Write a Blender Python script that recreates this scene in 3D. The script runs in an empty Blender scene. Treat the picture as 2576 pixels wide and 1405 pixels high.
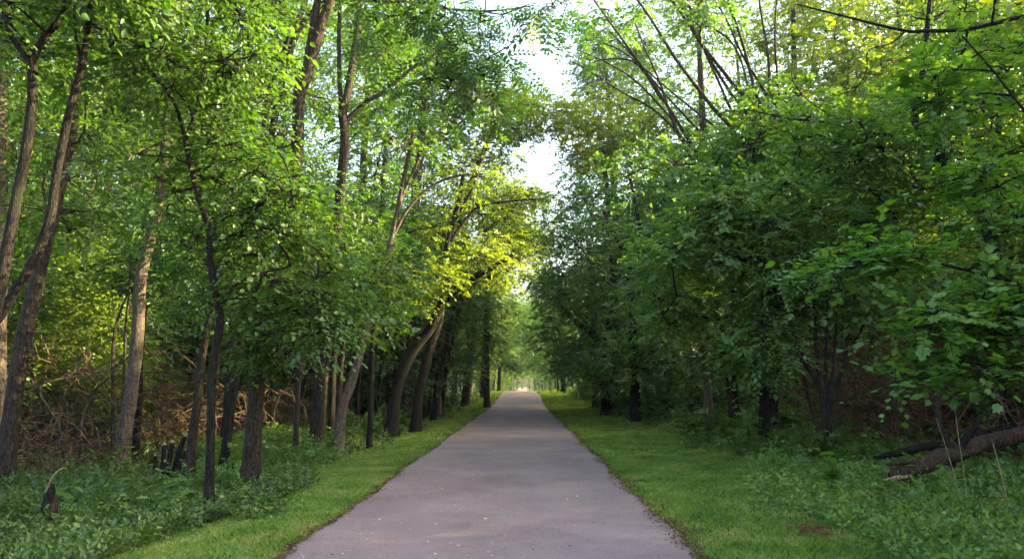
import bpy, math, random
import numpy as np
from mathutils import Vector, Matrix

R = math.radians
scene = bpy.context.scene
col = scene.collection
rng = np.random.default_rng(7)
random.seed(7)

# ------------------------------------------------------------------ camera, sky, sun, exposure
CAM_H = 1.55
F_PX = 1900.0                     # focal length for a 2576 px wide picture
cam_data = bpy.data.cameras.new('camera')
cam_data.sensor_width = 36.0
cam_data.lens = 36.0 * F_PX / 2576.0
cam_data.clip_end = 3000
cam_data.clip_start = 0.05
cam = bpy.data.objects.new('camera', cam_data)
col.objects.link(cam)
PITCH = math.atan(261 / F_PX)
YAW = math.atan(27 / F_PX)
cam.location = (0, 0, CAM_H)
cam.rotation_euler = (math.pi / 2 + PITCH, 0, YAW)
scene.camera = cam
CAM_M = cam.rotation_euler.to_matrix()

SUN_EL = R(24)
SUN_AZ = R(82)                    # clockwise from the path's direction (+Y) towards +X
SUN_V = np.array([math.sin(SUN_AZ) * math.cos(SUN_EL), math.cos(SUN_AZ) * math.cos(SUN_EL), math.sin(SUN_EL)])
world = bpy.data.worlds.new('World')
scene.world = world
world.use_nodes = True
wn = world.node_tree
bg = wn.nodes['Background']
sky = wn.nodes.new('ShaderNodeTexSky')
sky.sky_type = 'NISHITA'
sky.sun_disc = False
sky.sun_elevation = SUN_EL
sky.sun_rotation = SUN_AZ
sky.air_density = 1.0
sky.dust_density = 5.0
sky.ozone_density = 0.3
wn.links.new(sky.outputs[0], bg.inputs[0])
bg.inputs[1].default_value = 0.15
sd = bpy.data.lights.new('sun', 'SUN')
sd.energy = 5.0
sd.angle = R(0.5)
sd.color = (1.0, 0.80, 0.40)
sun = bpy.data.objects.new('sun', sd)
col.objects.link(sun)
sun.rotation_euler = Vector(SUN_V).to_track_quat('Z', 'Y').to_euler()
sun.location = (30, 10, 30)

scene.view_settings.view_transform = 'Standard'
scene.view_settings.look = 'None'
scene.view_settings.gamma = 1
scene.view_settings.exposure = 2.78
scene.render.engine = 'CYCLES'
cy = scene.cycles
cy.max_bounces = 11
cy.diffuse_bounces = 9
cy.glossy_bounces = 2
cy.transmission_bounces = 3
cy.transparent_max_bounces = 4
cy.sample_clamp_indirect = 12
cy.use_denoising = True
cy.use_adaptive_sampling = True
cy.adaptive_threshold = 0.02
cy.caustics_reflective = False
cy.caustics_refractive = False

# ------------------------------------------------------------------ terrain
def sstep(a, b, t):
    t = np.clip((t - a) / (b - a), 0, 1)
    return t * t * (3 - 2 * t)

def H(x, y):
    x = np.asarray(x, float); y = np.asarray(y, float)
    z = 0.62 * sstep(45, 88, y) - 2.9 * sstep(88, 170, y) + 1.6 * sstep(200, 330, y)
    ax = np.abs(x)
    lump = 0.10 * np.sin(x * 0.9 + 1.3) * np.sin(y * 0.7 + 0.4) + 0.06 * np.sin(x * 2.1 + y * 1.3)
    z = z + lump * sstep(3.8, 8, ax)
    z = z - 0.22 * sstep(2.6, 5.0, -x) * (1 - sstep(9, 12, -x))
    z = z + 4.2 * sstep(12.5, 27, -x) + 6 * sstep(27, 90, -x)
    z = z + 4.6 * sstep(9.5, 23, x) + 7 * sstep(23, 90, x)
    return z

def ray(px, py):
    v = Vector(((px - 1288) / F_PX, (702.5 - py) / F_PX, -1.0))
    v = CAM_M @ v
    return np.array(v)

def P(px, py, d):
    v = ray(px, py)
    return np.array([0, 0, CAM_H]) + v * (d / v[1])

def GX(px, d):
    """ground point in column px at distance d"""
    v = ray(px, 963)
    x = v[0] * d / v[1]
    return np.array([x, d, float(H(x, d))])

# ------------------------------------------------------------------ mesh helpers
def nrm(a):
    return a / np.maximum(np.linalg.norm(a, axis=-1, keepdims=True), 1e-9)

class Soup:
    """collects vertices and faces of any size"""
    def __init__(s):
        s.v = []; s.loops = []; s.sizes = []; s.n = 0
    def add(s, verts, faces):
        """faces: (F,k) array"""
        faces = np.asarray(faces, np.int64)
        s.v.append(np.asarray(verts, np.float32).reshape(-1, 3))
        s.loops.append((faces + s.n).reshape(-1))
        s.sizes.append(np.full(len(faces), faces.shape[1], np.int64))
        s.n += len(s.v[-1])
    def mesh(s, name, mat, smooth=False):
        me = bpy.data.meshes.new(name)
        v = np.concatenate(s.v); lo = np.concatenate(s.loops); sz = np.concatenate(s.sizes)
        me.vertices.add(len(v)); me.vertices.foreach_set('co', v.reshape(-1))
        me.loops.add(len(lo)); me.loops.foreach_set('vertex_index', lo.astype(np.int32))
        me.polygons.add(len(sz))
        st = np.zeros(len(sz), np.int64); st[1:] = np.cumsum(sz)[:-1]
        me.polygons.foreach_set('loop_start', st.astype(np.int32))
        me.polygons.foreach_set('loop_total', sz.astype(np.int32))
        if smooth:
            me.polygons.foreach_set('use_smooth', np.ones(len(sz), bool))
        me.update(calc_edges=True)
        me.materials.append(mat)
        return me

def link(name, me, parent=None, loc=None):
    o = bpy.data.objects.new(name, me)
    col.objects.link(o)
    if parent is not None: o.parent = parent
    if loc is not None: o.location = loc
    return o

def tag(o, label=None, cat=None, group=None, kind=None):
    if label: o['label'] = label
    if cat: o['category'] = cat
    if group: o['group'] = group
    if kind: o['kind'] = kind
    return o

def catmull(pts, rad, n):
    """smooth a control polyline; returns points, radii"""
    p = np.asarray(pts, float); r = np.asarray(rad, float)
    if len(p) == 2:
        t = np.linspace(0, 1, n)[:, None]
        return p[0] * (1 - t) + p[1] * t, r[0] * (1 - t[:, 0]) + r[1] * t[:, 0]
    pe = np.vstack([2 * p[0] - p[1], p, 2 * p[-1] - p[-2]])
    seg = len(p) - 1
    out = []; ro = []
    per = max(2, n // seg)
    for i in range(seg):
        a, b, c, d = pe[i], pe[i + 1], pe[i + 2], pe[i + 3]
        ts = np.linspace(0, 1, per, endpoint=(i == seg - 1))
        for t in ts:
            out.append(0.5 * ((2 * b) + (-a + c) * t + (2 * a - 5 * b + 4 * c - d) * t * t + (-a + 3 * b - 3 * c + d) * t ** 3))
            ro.append(r[i] * (1 - t) + r[i + 1] * t)
    return np.array(out), np.array(ro)

def tube(soup, pts, rad, sides=8, rough=0.0, seed=0, cap=False):
    """one tube along pts"""
    pts = np.asarray(pts, float); K = len(pts)
    tan = nrm(np.gradient(pts, axis=0))
    ref = np.array([0.0, 1.0, 0.0]) if abs(tan[:, 1]).mean() < 0.8 else np.array([1.0, 0, 0])
    u = nrm(np.cross(tan, ref)); w = np.cross(tan, u)
    a = np.linspace(0, 2 * np.pi, sides, endpoint=False)
    rr = np.asarray(rad)[:, None] * np.ones((1, sides))
    if rough:
        g = np.random.default_rng(seed)
        ph = g.uniform(0, 6.28, 6)
        s = np.arange(K)[:, None]
        rr = rr * (1 + rough * (np.sin(2 * a + ph[0] + s * 0.13) * .6 + np.sin(3 * a + ph[1] - s * 0.21) * .5
                                + np.sin(5 * a + ph[2] + 0.4 * np.sin(s * 0.9)) * .4)
                   + rough * 0.5 * g.normal(size=rr.shape))
    v = pts[:, None] + rr[..., None] * (np.cos(a)[None, :, None] * u[:, None] + np.sin(a)[None, :, None] * w[:, None])
    i = np.arange(K - 1)[:, None] * sides; j = np.arange(sides)[None]; j2 = (j + 1) % sides
    f = np.stack([i + j, i + j2, i + sides + j2, i + sides + j], -1).reshape(-1, 4)
    soup.add(v.reshape(-1, 3), f)
    if cap:
        base = soup.n - K * sides
        soup.v.append(np.zeros((0, 3), np.float32))
        for e in (0, (K - 1) * sides):
            soup.loops.append(np.arange(sides) + base + e); soup.sizes.append(np.array([sides]))

def tubes(soup, P3, rad, sides=3):
    """many tubes with the same number of points: P3 (N,K,3), rad (N,K)"""
    N, K, _ = P3.shape
    tan = nrm(np.gradient(P3, axis=1))
    ref = np.array([0.31, 0.92, 0.23])
    u = nrm(np.cross(tan, ref)); w = np.cross(tan, u)
    a = np.linspace(0, 2 * np.pi, sides, endpoint=False)
    v = P3[:, :, None] + rad[:, :, None, None] * (np.cos(a)[None, None, :, None] * u[:, :, None] + np.sin(a)[None, None, :, None] * w[:, :, None])
    n = np.arange(N)[:, None, None] * (K * sides)
    i = np.arange(K - 1)[None, :, None] * sides
    j = np.arange(sides)[None, None]; j2 = (j + 1) % sides
    f = np.stack([n + i + j, n + i + j2, n + i + sides + j2, n + i + sides + j], -1).reshape(-1, 4)
    soup.add(v.reshape(-1, 3), f)

# leaf templates: x along the leaf, y across, z up; lists of (vertices, faces)
def t_ovate(w=0.27):
    v = np.array([[0, 0, 0], [.3, w, .05], [.68, w * .72, .02], [1, 0, -.12], [.68, -w * .72, .02], [.3, -w, .05]])
    return v, np.array([[0, 3, 2, 1], [0, 5, 4, 3]])

def t_maple():
    ang = np.array([0, 12, 24, 36, 50, 66, 80, 92, 108, 130, 150]) * math.pi / 180
    rad = np.array([.62, .44, .34, .50, .60, .36, .33, .44, .34, .33, .40])
    c = np.array([.38, 0, .03])
    pts = [(c[0] + r * math.cos(a), r * math.sin(a), -0.10 * r * r) for a, r in zip(ang, rad)]
    neg = [(x, -y, z) for x, y, z in pts[1:]][::-1]
    ring = np.array(pts + [(0.06, 0, 0)] + neg)
    v = np.vstack([c[None], ring]); n = len(ring)
    f = np.array([[0, 1 + i, 1 + (i + 1) % n] for i in range(n)])
    return v, f

def t_pinnate(pairs=6):
    vs = []; fs = []; n = 0
    def leaflet(ox, oz, dirx, diry, L, W):
        nonlocal n
        d = np.array([dirx, diry, -0.18]); d /= np.linalg.norm(d)
        s = np.array([-d[1], d[0], 0]); s /= np.linalg.norm(s)
        o = np.array([ox, 0, oz])
        vs.extend([o, o + d * L * .4 + s * W, o + d * L, o + d * L * .4 - s * W])
        fs.append([n, n + 1, n + 2, n + 3]); n += 4
    for k in range(pairs):
        x = 0.16 + 0.78 * k / (pairs - 1)
        z = -0.32 * x * x
        L = 0.24 * (1 - 0.35 * abs(x - 0.5))
        for sg in (1, -1):
            leaflet(x, z, 0.45, sg * 0.9, L, 0.052)
    leaflet(0.97, -0.32, 1, 0, 0.22, 0.036)
    # rachis
    vs.extend([np.array(p, float) for p in ((0, -.006, 0), (0, .006, 0), (1, .004, -.33), (1, -.004, -.33))])
    fs.append([n, n + 1, n + 2, n + 3]); n += 4
    return np.array(vs), np.array(fs)

LEAF = {'ovate': t_ovate(), 'broad': t_ovate(.36), 'narrow': t_ovate(.16), 'maple': t_maple(), 'pinnate': t_pinnate()}

def put_leaves(soup, kind, pos, ld, ln, size):
    """place one leaf per row: pos, leaf direction, leaf normal, size"""
    tv, tf = LEAF[kind]
    ld = nrm(ld); lw = nrm(np.cross(ln, ld)); ln = np.cross(ld, lw)
    v = pos[:, None] + size[:, None, None] * (tv[None, :, 0, None] * ld[:, None] + tv[None, :, 1, None] * lw[:, None] + tv[None, :, 2, None] * ln[:, None])
    f = (np.arange(len(pos)) * len(tv))[:, None, None] + tf[None]
    soup.add(v.reshape(-1, 3), f.reshape(-1, tf.shape[1]))

def sprays(soup, twigs, g, base, u, L, m, size, kind='ovate', droop=.25, flat=.35, ang=55, twig_r=0.004):
    """leafy twigs: base (N,3), direction u (N,3), length L (N,), m leaves each"""
    N = len(base)
    u = nrm(u)
    up = np.tile([0, 0, 1.0], (N, 1)) + g.normal(0, flat, (N, 3))
    s = nrm(np.cross(u, up)); nn = np.cross(s, u)
    t = (np.arange(m) + 0.6) / m
    t = t[None] + g.normal(0, .03, (N, m))
    c = base[:, None] + u[:, None] * (L[:, None] * t)[..., None]
    c[..., 2] -= droop * L[:, None] * t ** 2
    sg = np.where(np.arange(m) % 2 == 0, 1.0, -1.0)[None] * np.ones((N, 1))
    th = R(ang) * (1 - 0.45 * t) * (1 + g.normal(0, .18, (N, m)))
    ld = u[:, None] * np.cos(th)[..., None] + s[:, None] * (sg * np.sin(th))[..., None]
    ld = ld + g.normal(0, .14, ld.shape)
    ld[..., 2] -= droop * .8
    ln = nn[:, None] + g.normal(0, .28, ld.shape)
    sz = size * (1 + g.normal(0, .24, (N, m))).clip(.4, 1.7) * g.uniform(.72, 1.25, (N, 1))
    put_leaves(soup, kind, c.reshape(-1, 3), ld.reshape(-1, 3), ln.reshape(-1, 3), sz.reshape(-1))
    if twigs is not None:
        tt = np.linspace(0, 1, 4)
        q = base[:, None] + u[:, None] * (L[:, None] * tt)[..., None]
        q[..., 2] -= droop * L[:, None] * tt ** 2
        rr = np.tile(np.linspace(twig_r, twig_r * .4, 4), (N, 1))
        tubes(twigs, q, rr, 3)

# ------------------------------------------------------------------ materials
def mat(name):
    m = bpy.data.materials.new(name); m.use_nodes = True
    nt = m.node_tree; nt.nodes.clear()
    out = nt.nodes.new('ShaderNodeOutputMaterial')
    return m, nt, out

def node(nt, t, **kw):
    n = nt.nodes.new(t)
    for k, v in kw.items():
        if k.startswith('i_'): n.inputs[k[2:]].default_value = v
        else: setattr(n, k, v)
    return n

def ramp(nt, fac, stops):
    r = nt.nodes.new('ShaderNodeValToRGB')
    e = r.color_ramp.elements
    while len(e) < len(stops): e.new(0.5)
    for el, (p, c) in zip(e, stops):
        el.position = p; el.color = (*c, 1)
    nt.links.new(fac, r.inputs[0])
    return r.outputs[0]

def leaf_mat(name, cols, trans, tmix=.45, gloss=.05, nscale=.55, namp=.9):
    """cols: reflectance colours spread over leaves; trans: transmitted colour multiplier"""
    m, nt, out = mat(name); L = nt.links.new
    geo = node(nt, 'ShaderNodeNewGeometry')
    oi = node(nt, 'ShaderNodeObjectInfo')
    tc = node(nt, 'ShaderNodeNewGeometry')
    nz = node(nt, 'ShaderNodeTexNoise'); nz.inputs['Scale'].default_value = nscale; nz.inputs['Detail'].default_value = 2
    L(tc.outputs['Position'], nz.inputs['Vector'])
    a = node(nt, 'ShaderNodeMath', operation='MULTIPLY'); a.inputs[1].default_value = .5
    L(geo.outputs['Random Per Island'], a.inputs[0])
    b = node(nt, 'ShaderNodeMath', operation='MULTIPLY_ADD'); b.inputs[1].default_value = .3
    L(oi.outputs['Random'], b.inputs[0]); L(a.outputs[0], b.inputs[2])
    c = node(nt, 'ShaderNodeMath', operation='MULTIPLY_ADD'); c.inputs[1].default_value = namp; 
    L(nz.outputs[0], c.inputs[0]); 
    s = node(nt, 'ShaderNodeMath', operation='SUBTRACT'); s.inputs[1].default_value = .35 + (namp - .9) * .5
    L(b.outputs[0], s.inputs[0]); L(s.outputs[0], c.inputs[2])
    n = len(cols)
    base = ramp(nt, c.outputs[0], [(i / (n - 1), cc) for i, cc in enumerate(cols)])
    tr = node(nt, 'ShaderNodeMix', data_type='RGBA', blend_type='MULTIPLY'); tr.inputs[0].default_value = 1
    L(base, tr.inputs[6]); tr.inputs[7].default_value = (*trans, 1)
    d = node(nt, 'ShaderNodeBsdfDiffuse'); L(base, d.inputs[0])
    t = node(nt, 'ShaderNodeBsdfTranslucent'); L(tr.outputs[2], t.inputs[0])
    mx = node(nt, 'ShaderNodeMixShader'); mx.inputs[0].default_value = tmix
    L(d.outputs[0], mx.inputs[1]); L(t.outputs[0], mx.inputs[2])
    gl = node(nt, 'ShaderNodeBsdfGlossy'); gl.inputs['Roughness'].default_value = .55
    gl.inputs[0].default_value = (.85, .95, .8, 1)
    m2 = node(nt, 'ShaderNodeMixShader'); m2.inputs[0].default_value = gloss
    L(mx.outputs[0], m2.inputs[1]); L(gl.outputs[0], m2.inputs[2])
    L(m2.outputs[0], out.inputs[0])
    return m

M = {}
M['leaf'] = leaf_mat('leaf_green', [(.016, .056, .009), (.036, .100, .013), (.066, .150, .018), (.11, .205, .026)], (2.2, 1.9, .8), .48)
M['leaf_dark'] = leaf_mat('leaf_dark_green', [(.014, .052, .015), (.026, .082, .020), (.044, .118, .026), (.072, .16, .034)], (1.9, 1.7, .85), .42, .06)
M['leaf_yellow'] = leaf_mat('leaf_yellow_green', [(.040, .098, .010), (.085, .155, .013), (.135, .21, .017), (.20, .265, .026)], (2.4, 2.0, .8), .52)  # yellowed greens: golden sunlight on lit crowns and bank, put into leaf colour
M['leaf_soft'] = leaf_mat('leaf_soft_green', [(.032, .092, .018), (.062, .142, .026), (.095, .19, .032), (.135, .235, .042)], (1.9, 1.75, .95), .46)  # lightened greens: sky light missing on right-hand crowns is put into the colour
M['maple'] = leaf_mat('leaf_maple', [(.022, .085, .013), (.046, .135, .018), (.078, .185, .022), (.11, .225, .027)], (1.9, 1.8, .8))
M['weed'] = leaf_mat('leaf_weed', [(.014, .036, .007), (.036, .080, .010), (.076, .138, .015), (.14, .21, .022)], (1.7, 1.55, .9), .3, .05, 1.3, 1.2)
M['weed_light'] = leaf_mat('leaf_weed_light', [(.030, .078, .016), (.070, .145, .024), (.115, .215, .032), (.17, .28, .045)], (1.7, 1.55, .9), .3, .04, 1.3, 1.2)
M['grass'] = leaf_mat('leaf_grass', [(.066, .138, .022), (.105, .20, .030), (.155, .26, .038), (.23, .31, .07), (.34, .30, .14)], (1.8, 1.6, .8), .3, .02, 1.6, 1.5)
M['dead_leaf'] = leaf_mat('leaf_dead', [(.06, .03, .018), (.11, .055, .03), (.17, .09, .05), (.26, .17, .09)], (1.4, 1.1, .8), .3, .02)
M['petal'] = leaf_mat('leaf_pale', [(.25, .17, .08), (.45, .38, .22), (.6, .52, .36), (.7, .65, .5)], (1, 1, 1), .2, .02)

def bark_mat(name, dark, mid, light, moss=.25, scale=1.0):
    m, nt, out = mat(name); L = nt.links.new
    tc = node(nt, 'ShaderNodeTexCoord'); mp = node(nt, 'ShaderNodeMapping')
    mp.inputs['Scale'].default_value = (1, 1, .16)
    L(tc.outputs['Object'], mp.inputs[0])
    v = node(nt, 'ShaderNodeTexVoronoi', feature='DISTANCE_TO_EDGE'); v.inputs['Scale'].default_value = 26 * scale
    nz = node(nt, 'ShaderNodeTexNoise'); nz.inputs['Scale'].default_value = 14 * scale; nz.inputs['Detail'].default_value = 6
    wob = node(nt, 'ShaderNodeMix', data_type='RGBA', blend_type='LINEAR_LIGHT'); wob.inputs[0].default_value = .03
    L(mp.outputs[0], nz.inputs['Vector']); L(mp.outputs[0], wob.inputs[6]); L(nz.outputs['Color'], wob.inputs[7])
    L(wob.outputs[2], v.inputs['Vector'])
    ad = node(nt, 'ShaderNodeMath', operation='MULTIPLY_ADD'); ad.inputs[1].default_value = 1.3
    L(v.outputs['Distance'], ad.inputs[0])
    sc = node(nt, 'ShaderNodeMath', operation='MULTIPLY'); sc.inputs[1].default_value = .75; L(nz.outputs[0], sc.inputs[0]); L(sc.outputs[0], ad.inputs[2])
    c = ramp(nt, ad.outputs[0], [(.25, dark), (.5, mid), (.85, light)])
    n2 = node(nt, 'ShaderNodeTexNoise'); n2.inputs['Scale'].default_value = 2.2; n2.inputs['Detail'].default_value = 5
    L(tc.outputs['Object'], n2.inputs['Vector'])
    f = node(nt, 'ShaderNodeMapRange'); f.inputs[1].default_value = .5; f.inputs[2].default_value = .72; f.inputs[4].default_value = moss
    L(n2.outputs[0], f.inputs[0])
    mx = node(nt, 'ShaderNodeMix', data_type='RGBA'); L(f.outputs[0], mx.inputs[0]); L(c, mx.inputs[6]); mx.inputs[7].default_value = (.045, .06, .022, 1)
    bs = node(nt, 'ShaderNodeBsdfPrincipled'); bs.inputs['Roughness'].default_value = .9
    bs.inputs['Specular IOR Level'].default_value = .15
    L(mx.outputs[2], bs.inputs['Base Color'])
    bp = node(nt, 'ShaderNodeBump'); bp.inputs['Strength'].default_value = .9; bp.inputs['Distance'].default_value = .025
    L(ad.outputs[0], bp.inputs['Height']); L(bp.outputs[0], bs.inputs['Normal'])
    L(bs.outputs[0], out.inputs[0])
    return m
M['bark'] = bark_mat('bark_brown', (.008, .006, .005), (.031, .024, .019), (.085, .067, .055), scale=1.9)
M['bark_dark'] = bark_mat('bark_dark', (.005, .004, .004), (.014, .012, .010), (.038, .032, .028), scale=1.9)
M['bark_pale'] = bark_mat('bark_pale', (.03, .023, .018), (.10, .078, .062), (.21, .17, .14), .12, 1.9)
M['twig'] = bark_mat('dead_twig', (.03, .019, .012), (.095, .062, .04), (.21, .15, .10), .05, 2)
M['red_twig'] = bark_mat('dead_red_cane', (.07, .028, .018), (.20, .09, .06), (.38, .2, .14), .0, 2)
M['rot'] = bark_mat('rotten_wood', (.014, .008, .006), (.048, .028, .021), (.115, .072, .055), .35, 1.3)
M['cutwood'] = bark_mat('cut_wood', (.16, .11, .06), (.32, .24, .14), (.45, .36, .22), 0, 1)

def ground_mat():
    m, nt, out = mat('forest_floor'); L = nt.links.new
    g = node(nt, 'ShaderNodeNewGeometry')
    n1 = node(nt, 'ShaderNodeTexNoise'); n1.inputs['Scale'].default_value = .8; n1.inputs['Detail'].default_value = 6
    n2 = node(nt, 'ShaderNodeTexNoise'); n2.inputs['Scale'].default_value = 24; n2.inputs['Detail'].default_value = 8
    L(g.outputs['Position'], n1.inputs[0]); L(g.outputs['Position'], n2.inputs[0])
    c1 = ramp(nt, n2.outputs[0], [(.3, (.022, .015, .009)), (.5, (.06, .04, .024)), (.72, (.13, .085, .05))])
    c2 = ramp(nt, n2.outputs[0], [(.3, (.018, .032, .009)), (.55, (.045, .08, .018)), (.75, (.09, .12, .03))])
    f = node(nt, 'ShaderNodeMapRange'); f.inputs[1].default_value = .4; f.inputs[2].default_value = .6
    L(n1.outputs[0], f.inputs[0])
    # near the path the soil is overgrown with turf
    sx = node(nt, 'ShaderNodeSeparateXYZ'); L(g.outputs['Position'], sx.inputs[0])
    ab = node(nt, 'ShaderNodeMath', operation='ABSOLUTE'); L(sx.outputs[0], ab.inputs[0])
    e = node(nt, 'ShaderNodeMapRange'); e.inputs[1].default_value = 6.5; e.inputs[2].default_value = 4; L(ab.outputs[0], e.inputs[0])
    mxx = node(nt, 'ShaderNodeMath', operation='MAXIMUM'); L(f.outputs[0], mxx.inputs[0]); L(e.outputs[0], mxx.inputs[1])
    mx = node(nt, 'ShaderNodeMix', data_type='RGBA'); L(mxx.outputs[0], mx.inputs[0]); L(c1, mx.inputs[6]); L(c2, mx.inputs[7])
    b = node(nt, 'ShaderNodeBsdfPrincipled'); b.inputs['Roughness'].default_value = 1; b.inputs['Specular IOR Level'].default_value = .1
    L(mx.outputs[2], b.inputs['Base Color'])
    bp = node(nt, 'ShaderNodeBump'); bp.inputs['Strength'].default_value = 1; bp.inputs['Distance'].default_value = .06
    L(n2.outputs[0], bp.inputs['Height']); L(bp.outputs[0], b.inputs['Normal'])
    L(b.outputs[0], out.inputs[0])
    return m
M['ground'] = ground_mat()

def asphalt_mat():
    m, nt, out = mat('trail_asphalt'); L = nt.links.new
    g = node(nt, 'ShaderNodeNewGeometry')
    n1 = node(nt, 'ShaderNodeTexNoise'); n1.inputs['Scale'].default_value = .7; n1.inputs['Detail'].default_value = 9; n1.inputs['Roughness'].default_value = .65
    n2 = node(nt, 'ShaderNodeTexNoise'); n2.inputs['Scale'].default_value = 70; n2.inputs['Detail'].default_value = 4
    n3 = node(nt, 'ShaderNodeTexVoronoi'); n3.inputs['Scale'].default_value = 95
    for n in (n1, n2, n3): L(g.outputs['Position'], n.inputs['Vector'])
    c1 = ramp(nt, n1.outputs[0], [(.32, (.146, .104, .102)), (.52, (.200, .147, .142)), (.70, (.238, .180, .168))])
    c2 = ramp(nt, n2.outputs[0], [(.3, (.6, .6, .6)), (.5, (1, 1, 1)), (.7, (1.4, 1.38, 1.35))])
    mx = node(nt, 'ShaderNodeMix', data_type='RGBA', blend_type='MULTIPLY'); mx.inputs[0].default_value = 1
    L(c1, mx.inputs[6]); L(c2, mx.inputs[7])
    c3 = ramp(nt, n3.outputs['Color'], [(.0, (.72, .7, .72)), (.12, (1, 1, 1)), (.93, (1, 1, 1)), (.97, (1.5, 1.45, 1.4))])
    m2 = node(nt, 'ShaderNodeMix', data_type='RGBA', blend_type='MULTIPLY'); m2.inputs[0].default_value = .8
    L(mx.outputs[2], m2.inputs[6]); L(c3, m2.inputs[7])
    # brown centre stain worn along the middle
    mp = node(nt, 'ShaderNodeMapping'); mp.inputs['Location'].default_value = (.42, 0, 0); mp.inputs['Scale'].default_value = (1, .22, 1)
    L(g.outputs['Position'], mp.inputs[0])
    n4 = node(nt, 'ShaderNodeTexNoise'); n4.inputs['Scale'].default_value = 2.4; n4.inputs['Detail'].default_value = 5
    L(mp.outputs[0], n4.inputs['Vector'])
    sx = node(nt, 'ShaderNodeSeparateXYZ'); L(mp.outputs[0], sx.inputs[0])
    ab = node(nt, 'ShaderNodeMath', operation='ABSOLUTE'); L(sx.outputs[0], ab.inputs[0])
    e = node(nt, 'ShaderNodeMapRange'); e.inputs[1].default_value = .5; e.inputs[2].default_value = 0.0; L(ab.outputs[0], e.inputs[0])
    f4 = node(nt, 'ShaderNodeMapRange'); f4.inputs[1].default_value = .5; f4.inputs[2].default_value = .72; L(n4.outputs[0], f4.inputs[0])
    pr = node(nt, 'ShaderNodeMath', operation='MULTIPLY'); L(e.outputs[0], pr.inputs[0]); L(f4.outputs[0], pr.inputs[1])
    pr2 = node(nt, 'ShaderNodeMath', operation='MULTIPLY'); L(pr.outputs[0], pr2.inputs[0]); pr2.inputs[1].default_value = .55
    m3 = node(nt, 'ShaderNodeMix', data_type='RGBA'); L(pr2.outputs[0], m3.inputs[0]); L(m2.outputs[2], m3.inputs[6]); m3.inputs[7].default_value = (.17, .115, .075, 1)
    b = node(nt, 'ShaderNodeBsdfPrincipled'); b.inputs['Roughness'].default_value = .8; b.inputs['Specular IOR Level'].default_value = .3
    L(m3.outputs[2], b.inputs['Base Color'])
    bp = node(nt, 'ShaderNodeBump'); bp.inputs['Strength'].default_value = .5; bp.inputs['Distance'].default_value = .006
    L(n2.outputs[0], bp.inputs['Height']); L(bp.outputs[0], b.inputs['Normal'])
    L(b.outputs[0], out.inputs[0])
    return m
M['asphalt'] = asphalt_mat()

# ------------------------------------------------------------------ ground and path
YS = np.unique(np.concatenate([np.arange(-30, 4, 2.0), np.arange(4, 60, .5), np.arange(60, 150, 1.0), np.arange(150, 420, 6.0)]))
XS = np.unique(np.round(np.concatenate([np.arange(-4, 4.01, .5), -np.arange(4.5, 30, .6), np.arange(4.5, 30, .6),
                               -np.arange(30, 180, 6.0), np.arange(30, 180, 6.0)]), 3))
def build_ground():
    X, Y = np.meshgrid(XS, YS)
    Z = H(X, Y)
    s = Soup()
    nx = len(XS); i = np.arange(len(YS) - 1)[:, None] * nx; j = np.arange(nx - 1)[None]
    s.add(np.stack([X, Y, Z], -1).reshape(-1, 3), np.stack([i + j, i + j + 1, i + j + nx + 1, i + j + nx], -1).reshape(-1, 4))
    tag(link('ground', s.mesh('ground', M['ground'], True)), kind='structure')
build_ground()
PL, PR = -2.15, 1.57
def edge(y, side):
    y = np.asarray(y, float)
    w = 0.02 * np.sin(y * 3.1 + side) + .018 * np.sin(y * 7.7 + side * 2) + .03 * np.sin(y * .83 + side)
    return (PL if side < 0 else PR) + w
def build_path():
    ys = np.unique(np.concatenate([np.arange(-10, 60, .1), YS[(YS >= 60)]]))
    yy = np.interp(ys, ys, ys)
    z = np.interp(ys, YS, H(np.zeros_like(YS), YS)) + .022
    l = edge(ys, -1); r = edge(ys, 1)
    cols_ = [(l, z - .05), (l + .01, z - .004), (l + .05, z)] + [(l + (r - l) * t, z + .012 * (1 - abs(2 * t - 1))) for t in (.25, .5, .75)] + [(r - .05, z), (r - .01, z - .004), (r, z - .05)]
    V = np.stack([np.stack([a, ys, b], -1) for a, b in cols_], 1)
    k = len(cols_); s = Soup()
    i = np.arange(len(ys) - 1)[:, None] * k; j = np.arange(k - 1)[None]
    s.add(V.reshape(-1, 3), np.stack([i + j, i + j + 1, i + j + k + 1, i + j + k], -1).reshape(-1, 4))
    tag(link('path', s.mesh('path', M['asphalt'], True)), kind='structure')
build_path()

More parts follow.
